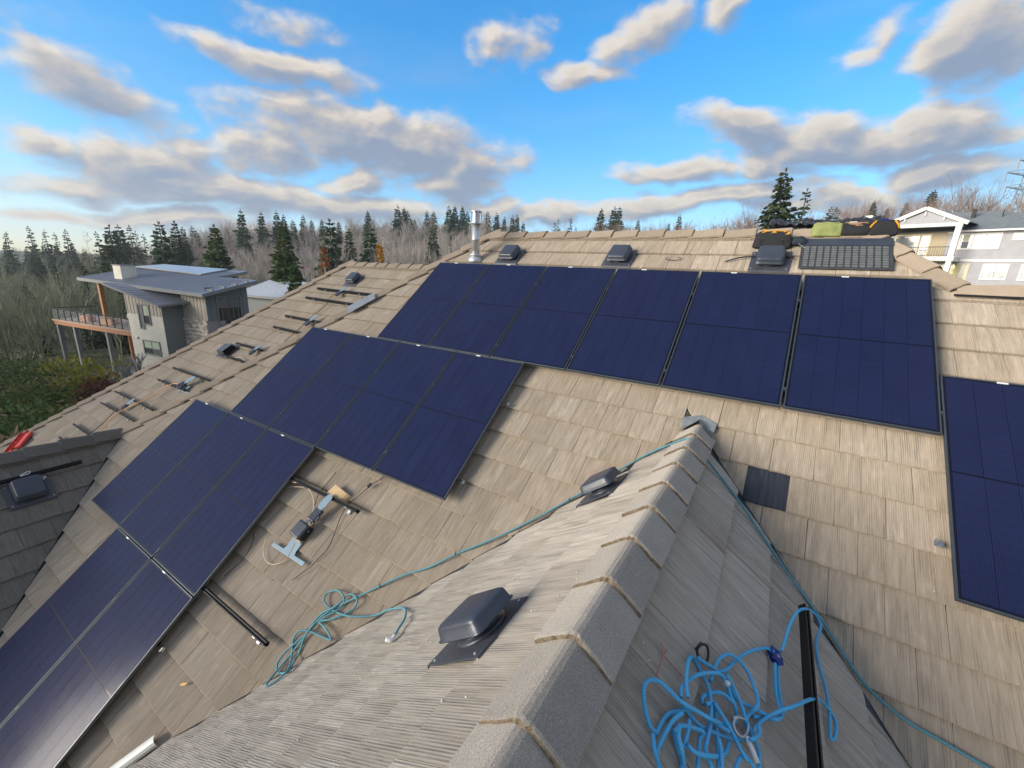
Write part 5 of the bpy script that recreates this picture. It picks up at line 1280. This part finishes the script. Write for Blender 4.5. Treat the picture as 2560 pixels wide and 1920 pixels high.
M_SIDED = siding('shaded_lap_siding', (.22, .235, .22), .16)  # siding on faces turned from the light, shade put into the colour
M_BATT = mat('taupe_panel', (.52, .47, .39), .8, var=.06)
M_GREYP = mat('grey_and_shade_panel', (.19, .21, .215), .8, var=.06)  # also the taupe panel on turned-away faces, their shade put into the colour
M_TRIMG = mat('grey_trim', (.24, .25, .25), .7)
M_STONE = [mat('ledge_stone_%d' % k, c, .9, var=.2, scale=3) for k, c in enumerate(((.60, .52, .44), (.45, .38, .32), (.70, .63, .55), (.34, .31, .29)))]
def glass_mat(name, tint):
    mt = bpy.data.materials.new(name); mt.use_nodes = True; bs = mt.node_tree.nodes['Principled BSDF']
    bs.inputs['Base Color'].default_value = (*tint, 1); bs.inputs['Roughness'].default_value = .06; bs.inputs['Specular IOR Level'].default_value = .8; return mt
G_DARK = glass_mat('dark_glass', (.03, .035, .04)); G_BLIND = glass_mat('window_blind', (.60, .70, .52)); G_CREAM = glass_mat('cream_blind', (.52, .50, .38)); G_GREY = glass_mat('grey_glass', (.16, .18, .19))
M_ROOFM = mat('standing_seam_roof', (.30, .31, .345), .40, metal=.35, var=.1, scale=.8)
def part(name, mt_, parent, *boxes, bevel=0):
    b = MB()
    for bx_ in boxes: b.box(*bx_)
    return b.build(name, mt_, parent, bevel=bevel)
Z0 = -11.5
part('wall', M_SIDE, lh, (-4.75, 0, 0, 4.8, Z0, -4.86))
w_up = MB(); w_up.add([(-4.75,.0,-4.86),(0,.0,-4.86),(0,.0,-4.15),(-4.75,.0,-3.02),(-4.75,3.5,-4.86),(0,3.5,-4.86),(0,3.5,-4.15),(-4.75,3.5,-3.02)], [(0,1,2,3),(5,4,7,6),(1,5,6,2),(4,0,3,7),(3,2,6,7)])
wu = w_up.build('upper_wall', M_BATT, lh)
for k in range(11): part('batten', M_BATT, wu, (-4.6+k*.44, -4.56+k*.44, -.03, 0, -4.84, -3.10-.235*k*.44))
part('return_wall', M_SIDED, lh, (-.02, .012, .012, 1.59, Z0, -4.9)); part('return_wall', M_GREYP, lh, (-.02, .012, .012, 1.59, -4.9, -3.9))
part('wall', M_BATT, lh, (0.012, 3.0, 1.59, 5.2, -5.0, -2.80)); part('wall', M_GREYP, lh, (3.0, 3.03, 1.62, 5.2, -5.1, -2.35)); part('wall', M_SIDED, lh, (.012, 3.0, 1.62, 5.2, Z0, -5.0)); part('wall', M_GREYP, lh, (-8, -1.0, 4.8, 7.5, -5, -1.9))
sw = part('stone_wall', M_STONE[3], lh, (.03, 3.02, 1.50, 1.60, Z0, -5.0), (3.02, 3.06, 1.50, 3.0, Z0, -5.1))
rs = random.Random(5)
for row in range(22):
    z = -5.02-row*.125; x = .05
    while x < 2.98:
        w = rs.uniform(.22, .55); w = min(w, 3.0-x)
        part('stone', M_STONE[rs.randrange(4)], sw, (x, x+w-.012, 1.47-rs.random()*.03, 1.51, z-.115, z)); x += w
for k in range(7): part('batten', M_BATT, lh, (.25+k*.42, .29+k*.42, 1.56, 1.59, -4.95, -2.9))
for k in range(7): part('batten', M_GREYP, lh, (3.03, 3.06, 1.9+k*.46, 1.94+k*.46, -5.05, -2.45))
part('wall', M_BATT, lh, (-8.4, -4.75, 2.6, 6.5, -10.5, -2.2))
def window(parent, x0, x1, z0, z1, y, mt_frame, panes, glass, axis='x', t=.09, cat=None):
    """panes: list of (fx0, fx1, fz0, fz1, glass material)"""
    b = MB(); out = -.06
    def bx_(a0, a1, c0, c1, d0, d1):
        if axis == 'x': b.box(a0, a1, y+d0, y+d1, c0, c1)
        else: b.box(y-d1, y-d0, a0, a1, c0, c1)
    bx_(x0-t, x1+t, z1, z1+t, out, .02); bx_(x0-t, x1+t, z0-t, z0, out-.03, .02); bx_(x0-t, x0, z0, z1, out, .02); bx_(x1, x1+t, z0, z1, out, .02)
    fr_ = b.build('window', mt_frame, parent)
    for (a0, a1, c0, c1, gm) in panes:
        b = MB(); p0, p1 = x0+(x1-x0)*a0, x0+(x1-x0)*a1; q0, q1 = z0+(z1-z0)*c0, z0+(z1-z0)*c1
        if axis == 'x': b.box(p0+.02, p1-.02, y-.012, y+.01, q0+.02, q1-.02)
        else: b.box(y-.01, y+.012, p0+.02, p1-.02, q0+.02, q1-.02)
        b.build('pane', gm, fr_)
        b = MB()
        if axis == 'x': b.box(p1-.025, p1+.025, y-.03, y+.005, z0, z1); b.box(p0, p1, y-.03, y+.005, q0-.02, q0+.02)
        else: b.box(y-.005, y+.03, p1-.025, p1+.025, z0, z1); b.box(y-.005, y+.03, p0, p1, q0-.02, q0+.02)
        b.build('sash', mt_frame, fr_)
    return fr_
SASH = [(0, .5, .45, 1, G_BLIND), (0, .5, 0, .45, G_DARK), (.5, 1, .45, 1, G_BLIND), (.5, 1, 0, .45, G_GREY)]
window(lh, -3.05, -2.62, -5.95, -4.05, -.005, M_TRIMG, [(0, 1, 0, 1, G_GREY)], None)
window(lh, -2.45, -1.65, -5.55, -4.05, -.005, M_TRIMG, [(0, 1, .45, 1, G_BLIND), (0, 1, 0, .45, G_DARK)], None)
window(lh, -3.1, -1.0, -8.1, -7.05, -.005, M_TRIMG, SASH, None)
window(lh, -7.5, -6.9, -5.6, -3.0, 2.595, M_TRIMG, [(0, 1, .62, 1, G_BLIND), (0, 1, .3, .62, G_BLIND), (0, 1, 0, .3, G_GREY)], None)
window(lh, 2.5, 4.45, -5.4, -3.15, 3.035, M_TRIMG, [(0, .5, .62, 1, G_GREY), (0, .5, 0, .62, G_DARK), (.5, 1, .62, 1, G_GREY), (.5, 1, 0, .62, G_DARK)], None, axis='y')
# roofs
def slab(name, pts, th, mt_, parent, edge=None):
    n = len(pts); b = MB().add(list(pts)+[(x, y, z-th) for x, y, z in pts], [tuple(range(n)), tuple(range(2*n-1, n-1, -1))]+[(i, n+i, n+(i+1)%n, (i+1)%n) for i in range(n)])
    if edge: b.m = [0, 1]+[1]*n; return b.build(name, [mt_, edge], parent)
    return b.build(name, mt_, parent)
main_pts = [(-13.1, .69, -2.31), (4.16, .69, -2.77), (4.16, 5.47, -1.72), (-.66, 5.15, -1.66), (-.14, 7.8, -1.09), (-11.1, 7.0, -.98), (-12.94, 5.3, -1.30)]
mr = slab('roof', main_pts, .26, M_ROOFM, lh, M_TRIMG)
for k in range(42):
    x = -12.8+k*.4; za = -2.31-.0267*(x+13.1); y1 = 5.1 if x > -.6 else (7.2 if x > -10.9 else 5.6)
    b = MB(); b.bar((x, .72, za+.014), (x, y1, za+(y1-.69)*.22+.014), .03, .04); b.build('seam', M_ROOFM, mr)
slab('upper_roof', [(-12.7, 5.2, -1.16), (-2.62, 5.05, -1.5), (-2.23, 7.4, -.98), (-11.1, 6.95, -.85)], .10, mat('frosted_panel_roof', (.50, .54, .58), .3, metal=.4, var=.1, scale=.7), lh, M_TRIMG)
lr = slab('porch_roof', [(-6.75, -.45, -2.45), (.45, -.45, -3.86), (1.6, 3.4, -3.40), (-3.5, 3.4, -2.30)], .16, M_ROOFM, lh, M_TRIMG)
for k in range(14): b = MB(); x = -6.4+k*.5; z = -2.45-(x+6.75)*.196; b.bar((x, -.44, z+.02), (x+1.15+k*.12, 3.3, z+.25+.015*k), .03, .04); b.build('seam', M_ROOFM, lr)
for k in range(4): part('rafter_tail', M_TRIMG, lh, (3.4, 4.0, 1.6+k*1.0, 1.75+k*1.0, -2.62+k*.21, -2.45+k*.21))
ch_ = part('chimney', M_SIDE, lh, (-9.0, -7.85, 1.6, 2.75, -2.4, -1.05)); part('chimney_cap', M_TRIMG, ch_, (-9.06, -7.79, 1.54, 2.81, -1.05, -.99))
# deck
dk = part('deck', mat('deck_board', (.33, .27, .23), .8, var=.15, scale=1.2), lh, (-17.35, -4.76, .0, 3.6, -6.47, -6.38))
part('fascia', M_WOOD, dk, (-17.2, -4.77, .05, .16, -6.87, -6.48), (-17.2, -17.08, .16, 3.5, -6.87, -6.48))
part('trim', mat('deck_trim', (.42, .30, .22), .8), dk, (-17.35, -4.77, -.02, .03, -6.53, -6.36))
for x in (-17.0, -14.15, -8.85): part('post', M_GREYP, dk, (x-.14, x+.14, .12, .40, Z0, -6.87))
for x in (-12.0, -7.0): part('post', M_WOOD, dk, (x-.12, x+.12, 3.2, 3.44, Z0, -6.87))
for k in range(12):
    x = -17.25+k*1.13; part('rail_post', M_BLACKM, dk, (x-.035, x+.035, .01, .08, -6.38, -5.38))
part('top_rail', M_BLACKM, dk, (-17.3, -4.78, -.0, .09, -5.38, -5.33), (-17.3, -17.21, .09, 3.5, -5.38, -5.33))
for k in range(7): part('rail_cable', M_ALU, dk, (-17.25, -4.8, .038, .052, -6.25+k*.125, -6.238+k*.125), (-17.25, -17.236, .05, 3.5, -6.25+k*.125, -6.238+k*.125))
part('roof_column', M_WOOD, lh, (-11.2, -10.9, 1.2, 1.5, -6.38, -2.4))
lf = part('lower_balcony', M_WOOD, lh, (-8.3, -4.8, 2.2, 2.5, -9.2, -8.95)); part('railing', M_BLACKM, lf, (-8.3, -4.8, 2.3, 2.35, -8.2, -8.15))
for k in range(14): part('baluster', M_BLACKM, lf, (-8.25+k*.26, -8.22+k*.26, 2.31, 2.34, -8.95, -8.2))
part('wall_lamp', M_WHITEP, lh, (-3.95, -3.75, -.12, 0, -6.95, -6.75), bevel=.04)
def on_lh(x, y, z): return F_LH @ T((x, y, z))
gr = thing('gas_grill', 'silver gas grill standing on the wooden deck', 'grill', on_lh(-5.9, 1.0, -6.38) @ RZ(R(-10)))
b = MB(); prof = [(-.35, 0), (-.35, .25), (-.22, .42), (0, .48), (.22, .42), (.35, .25), (.35, 0)]
vs_ = [(-.5, y, .9+z) for y, z in prof]+[(.5, y, .9+z) for y, z in prof]; n = len(prof)
b.add(vs_, [tuple(range(n-1,-1,-1)), tuple(range(n, 2*n))]+[(i, i+1, n+i+1, n+i) for i in range(n-1)]+[(n-1, 0, n, 2*n-1)]); b.build('lid', M_ALU, gr)
MB().box(-.5, .5, -.33, .33, .1, .9).build('cabinet', mat('grill_steel', (.60, .62, .63), .35, metal=.7), gr, bevel=.02)
MB().box(.5, .95, -.3, .3, .82, .9).box(-.95, -.5, -.3, .3, .82, .9).build('side_shelf', M_BLACKM, gr)
def planter(label, x, w, white=False):
    o = thing('planter_box', label, 'planter', on_lh(x, 1.0, -6.38))
    MB().box(-w, w, -.3, .3, 0, .55).build('box', M_WOOD, o, bevel=.02); link('plant', shrub_mesh(int(x*-10), F_SHRUB, 160, .12), o, T((0,0,.5)) @ Matrix.Diagonal((w, .35, .45, 1)))
planter('wooden planter box in the middle of the deck', -9.9, .95); planter('wooden planter box near the left end of the deck', -13.4, .75)
ds = thing('deck_chair', 'dark metal deck chair beside the grill', 'chair', on_lh(-7.2, 1.4, -6.38))
MB().box(-.3, .3, -.3, .3, .42, .47).build('seat', M_BLACKM, ds); MB().box(-.3, .3, .28, .32, .47, 1.0).build('backrest', M_BLACKM, ds)
for sx in (-.27, .27):
    for sy in (-.27, .27): MB().box(sx-.02, sx+.02, sy-.02, sy+.02, 0, .42).build('leg', M_BLACKM, ds)
# patio and lawn by the posts
def sheet(name, pts, mt_, dz):
    b = MB(); n = len(pts); P_ = [F_LH @ Vector((x, y, 0)) for x, y in pts]
    # follow the ground on a grid between opposite sides (quads)
    G = 8; vs_ = []; fs_ = []
    for i in range(G+1):
        for j in range(G+1):
            a = P_[0].lerp(P_[1], i/G); c = P_[3].lerp(P_[2], i/G); p = a.lerp(c, j/G); vs_.append((p.x, p.y, ground(p.x, p.y)+dz))
    for i in range(G):
        for j in range(G): k = i*(G+1)+j; fs_.append((k, k+G+1, k+G+2, k+1))
    return tag(b.add(vs_, fs_).build(name, mt_, None, True), kind='structure')
sheet('patio', [(-18, -2.5), (-4.9, -2.5), (-4.9, 5.5), (-18, 6.5)], mat('slate_paving', (.20, .225, .25), .7, var=.3, scale=1.2), .05)
sheet('lawn', [(-23, 7.2), (-6, 6.6), (-6, 10.5), (-23, 11.0)], mat('lawn_grass', (.055, .13, .02), .9, var=.3, scale=2), .08)
rs = random.Random(8)
for k in range(14):
    p = F_LH @ Vector((-18.2+k*.66+rs.uniform(-.2,.2), -2.6+rs.uniform(-.5,.5), 0)); g_ = ground(p.x, p.y)
    lump(rs.uniform(.4,.9), rs.uniform(.4,.7), rs.uniform(.3,.6), k*3.1, .7, .7, .25, 10, 6)
    o_ = lump(rs.uniform(.5,.95), rs.uniform(.4,.7), rs.uniform(.35,.65), k*3.1, .7, .7, .25, 10, 6).build('garden_rock', mat('pale_rock', (.36, .33, .29), .9, var=.3, scale=2), None, False, M=T((p.x, p.y, g_-.05)))
    tag(o_, 'pale garden rock edging the slate patio, %s from the left' % (['first','second','third','fourth','fifth','sixth','seventh','eighth','ninth','tenth','eleventh','twelfth','thirteenth','last'][k]), 'rock', 'rocks edging the patio')
# outbuilding roof behind
F_OB = F_LH @ T((-9.0, 15.0, 0))
ob = thing('low_house', 'low building with a pale grey hipped roof behind the rear hip', 'house', F_OB)
part('wall', M_GREYP, ob, (-2.4, 7.4, 0, 6, Z0, -4.05))
b = MB(); b.add([(-3,-.7,-4.05),(8,-.7,-4.05),(8,6.7,-4.05),(-3,6.7,-4.05),(-1.0,3,-2.3),(6.0,3,-2.3)], [(0,1,5,4),(1,2,5),(2,3,4,5),(3,0,4),(3,2,1,0)])
b.build('roof', mat('pale_shingle', (.40, .44, .50), .5, var=.12, scale=3, bump=.4, bscale=9), ob)
part('fascia', M_TRIMG, ob, (-2.95, 7.95, -.66, -.55, -4.3, -4.07))

# ================================================================== the grey house on the right
AN = R(67)
F_RH = frame((19.672, 56.664, 0), (math.sin(AN), -math.cos(AN), 0), (math.cos(AN), math.sin(AN), 0), (0,0,1))
rh = thing('grey_house', 'two storey pale grey house with white trim, a gabled porch and balcony', 'house', F_RH)
M_GSIDE = siding('pale_grey_siding', (.43, .43, .455), .17)
M_SHING = mat('grey_shingles', (.20, .225, .235), .9, var=.2, scale=2.5, bump=.4, bscale=12)
part('wall', M_GSIDE, rh, (-7.5, 9, 0, 9, -4, 6.1))
part('band', M_WHITE, rh, (-1.0, 9.02, -.05, 0, 3.15, 3.38)); part('frieze', M_WHITE, rh, (-1.0, 9.02, -.05, 0, 5.93, 6.10))
ro = MB(); ro.add([(-8.2,-.6,6.12),(9.8,-.6,6.12),(9.8,9.8,6.12),(-8.2,9.8,6.12),(-4.5,4.8,8.75),(1.8,4.8,8.45)], [(0,1,5,4),(1,2,5),(2,3,4,5),(3,0,4),(3,2,1,0)])
ro_ = ro.build('roof', M_SHING, rh)
part('gutter', M_WHITE, rh, (-.4, 9.8, -.72, -.58, 5.98, 6.14))
part('roof_vent', M_BLACKM, ro_, (-.2, .1, 3.0, 3.3, 7.6, 8.6)); part('roof_vent', M_BLACKM, ro_, (2.0, 2.1, 3, 3.1, 7.4, 8.3))
chm = part('chimney', M_SIDE, rh, (-9.6, -8.7, 3, 3.8, 6.5, 8.6)); part('chimney_cap', M_WHITE, chm, (-9.75, -8.55, 2.9, 3.9, 8.35, 8.6))
# porch
gp = MB(); gp.add([(-5.3,-2.45,6.72),(.3,-2.45,6.72),(-2.55,-2.45,7.95),(-5.3,-2.3,6.72),(.3,-2.3,6.72),(-2.55,-2.3,7.95)], [(0,1,2),(5,4,3),(0,3,4,1),(1,4,5,2),(2,5,3,0)])
ga = gp.build('gable', M_GSIDE, rh)
for a_, b_ in (((-5.75,-2.6,6.72), (-2.6,-2.6,8.22)), ((-2.6,-2.6,8.22), (.72,-2.6,6.62))):
    MB().bar(a_, b_, .3, .34).build('bargeboard', M_WHITE, ga)
b = MB(); b.add([(-5.8,-2.75,6.82),(-2.6,-2.75,8.36),(.85,-2.75,6.72),(.85,3,6.9),(-2.6,3,8.36),(-5.8,3,6.9)], [(0,1,4,5),(1,2,3,4)]); b.build('porch_roof', M_SHING, rh).modifiers.new('t', 'SOLIDIFY').thickness = .08
for x in (-4.1, -2.6, -1.1): part('bracket', M_WHITE, ga, (x-.06, x+.06, -2.62, -2.45, 7.0 if x != -2.6 else 7.5, 7.35 if x != -2.6 else 7.9))
part('beam', M_WHITE, rh, (-5.3, .35, -2.5, -2.25, 6.4, 6.72))
part('porch_wall', mat('tan_stucco', (.46, .38, .26), .85), rh, (-5.2, -.9, -.03, -.006, 3.5, 6.44)); part('porch_ceiling', mat('dark_soffit', (.10, .10, .11), .9), rh, (-5.2, .3, -2.2, -.02, 6.44, 6.5))
part('column', M_WHITE, rh, (-.12, .32, -2.5, -2.08, 3.45, 6.4)); part('column', M_WHITE, rh, (-5.3, -4.9, -2.5, -2.08, 3.45, 6.4)); part('column', M_WHITE, rh, (-.1, .3, -2.48, -2.1, -4, 3.1))
part('balcony_floor', M_WHITE, rh, (-5.4, .42, -2.6, -.01, 3.1, 3.5))
bl = part('railing', M_BLACKM, rh, (-4.9, -.1, -2.42, -2.36, 4.42, 4.48), (-4.9, -.1, -2.41, -2.37, 3.62, 3.66))
for k in range(26): part('baluster', M_BLACKM, bl, (-4.85+k*.185, -4.83+k*.185, -2.40, -2.38, 3.66, 4.42))
M_CREAM = mat('cream_trim', (.72, .64, .42), .6, var=.05)
DH = [(0, 1, .5, 1, G_CREAM), (0, 1, 0, .5, G_GREY)]
def dh(n): return [(i/n, (i+1)/n, c0, c1, gm) for i in range(n) for c0, c1, gm in ((.5, 1, G_CREAM if i != 1 or n < 3 else G_GREY), (0, .5, G_GREY if n > 1 else G_CREAM))]
window(rh, .1, 2.75, 4.45, 5.75, -.005, M_WHITE, dh(3), None, t=.14)
window(rh, 3.7, 5.0, 5.25, 5.65, -.005, M_WHITE, [(0, 1, 0, 1, G_GREY)], None, t=.14)
window(rh, 2.35, 3.85, 1.55, 2.8, -.005, M_WHITE, dh(2), None, t=.14)
window(rh, 4.85, 6.2, 1.55, 2.8, -.005, M_WHITE, dh(2), None, t=.14)
window(rh, -.9, 1.2, 1.3, 2.85, -.005, M_CREAM, [(0, .4, 0, 1, G_CREAM), (.4, .65, 0, 1, glass_mat('lit_blind', (.75, .62, .22))), (.65, 1, 0, 1, G_CREAM)], None, t=.12)
window(rh, -5.0, -2.25, 3.55, 5.8, -.035, M_CREAM, [(0, .7, 0, 1, G_GREY), (.74, 1, .1, 1, G_GREY)], None, t=.13)
# ================================================================== pylon
x_, y_ = pol(true_bearing(2556, 500), 170); zg = ground(x_, y_)
py_ = thing('electricity_pylon', 'grey lattice electricity pylon at the right edge of the sky', 'pylon', T((x_, y_, zg)) @ RZ(R(35)))
ztop = tip_z(2552, 396, 170)-zg; M_PYL = mat('hazed_steel', (.36, .40, .45), .6, metal=.0)  # pale blue grey: distance haze put into the steel colour
tb = MB(); lv = [0, .3, .52, .66, .76, .84, .91, 1.0]; wd_ = [3.2, 2.1, 1.4, 1.1, .9, .8, .7, .12]
for i in range(len(lv)-1):
    z0, z1 = lv[i]*ztop, lv[i+1]*ztop; a, c = wd_[i], wd_[i+1]
    cs = [(-1,-1),(1,-1),(1,1),(-1,1)]
    for k in range(4):
        p, q = cs[k], cs[(k+1)%4]
        tb.bar((p[0]*a,p[1]*a,z0), (p[0]*c,p[1]*c,z1), .16); tb.bar((p[0]*a,p[1]*a,z0), (q[0]*c,q[1]*c,z1), .12); tb.bar((q[0]*a,q[1]*a,z0), (p[0]*c,p[1]*c,z1), .12); tb.bar((p[0]*c,p[1]*c,z1), (q[0]*c,q[1]*c,z1), .12)
tb.build('tower', M_PYL, py_)
for f, L in ((.70, 5.5), (.83, 6.5), (.95, 4.2)):
    z = f*ztop; ab = MB()
    for s_ in (-1, 1):
        for yy in (-.8, .8): ab.bar((0, yy, z), (s_*L, 0, z+.3), .18); ab.bar((0, yy, z+1.6), (s_*L, 0, z+.4), .14)
        for k in range(1, 5): ab.bar((s_*L*k/5, 0, z+.2), (s_*L*(k-.5)/5, 0, z+1.5*(1-k/5)), .1)
        ab.bar((s_*L, 0, z+.3), (s_*L, 0, z-1.8), .2)
    ab.build('crossarm', M_PYL, py_)

# ================================================================== thin evening haze
hz = bpy.data.materials.new('haze'); hz.use_nodes = True; hn = NT(hz.node_tree); hn.n.clear()
pv = hn.new('ShaderNodeVolumePrincipled'); pv.inputs['Color'].default_value = (.80, .86, .95, 1); pv.inputs['Density'].default_value = .00045; pv.inputs['Anisotropy'].default_value = .2
hn.link(pv.outputs[0], hn.new('ShaderNodeOutputMaterial').inputs['Volume'])
hb = MB().box(-1700, 1700, -1700, 1700, -24, 75).build('haze', hz); tag(hb, kind='stuff')
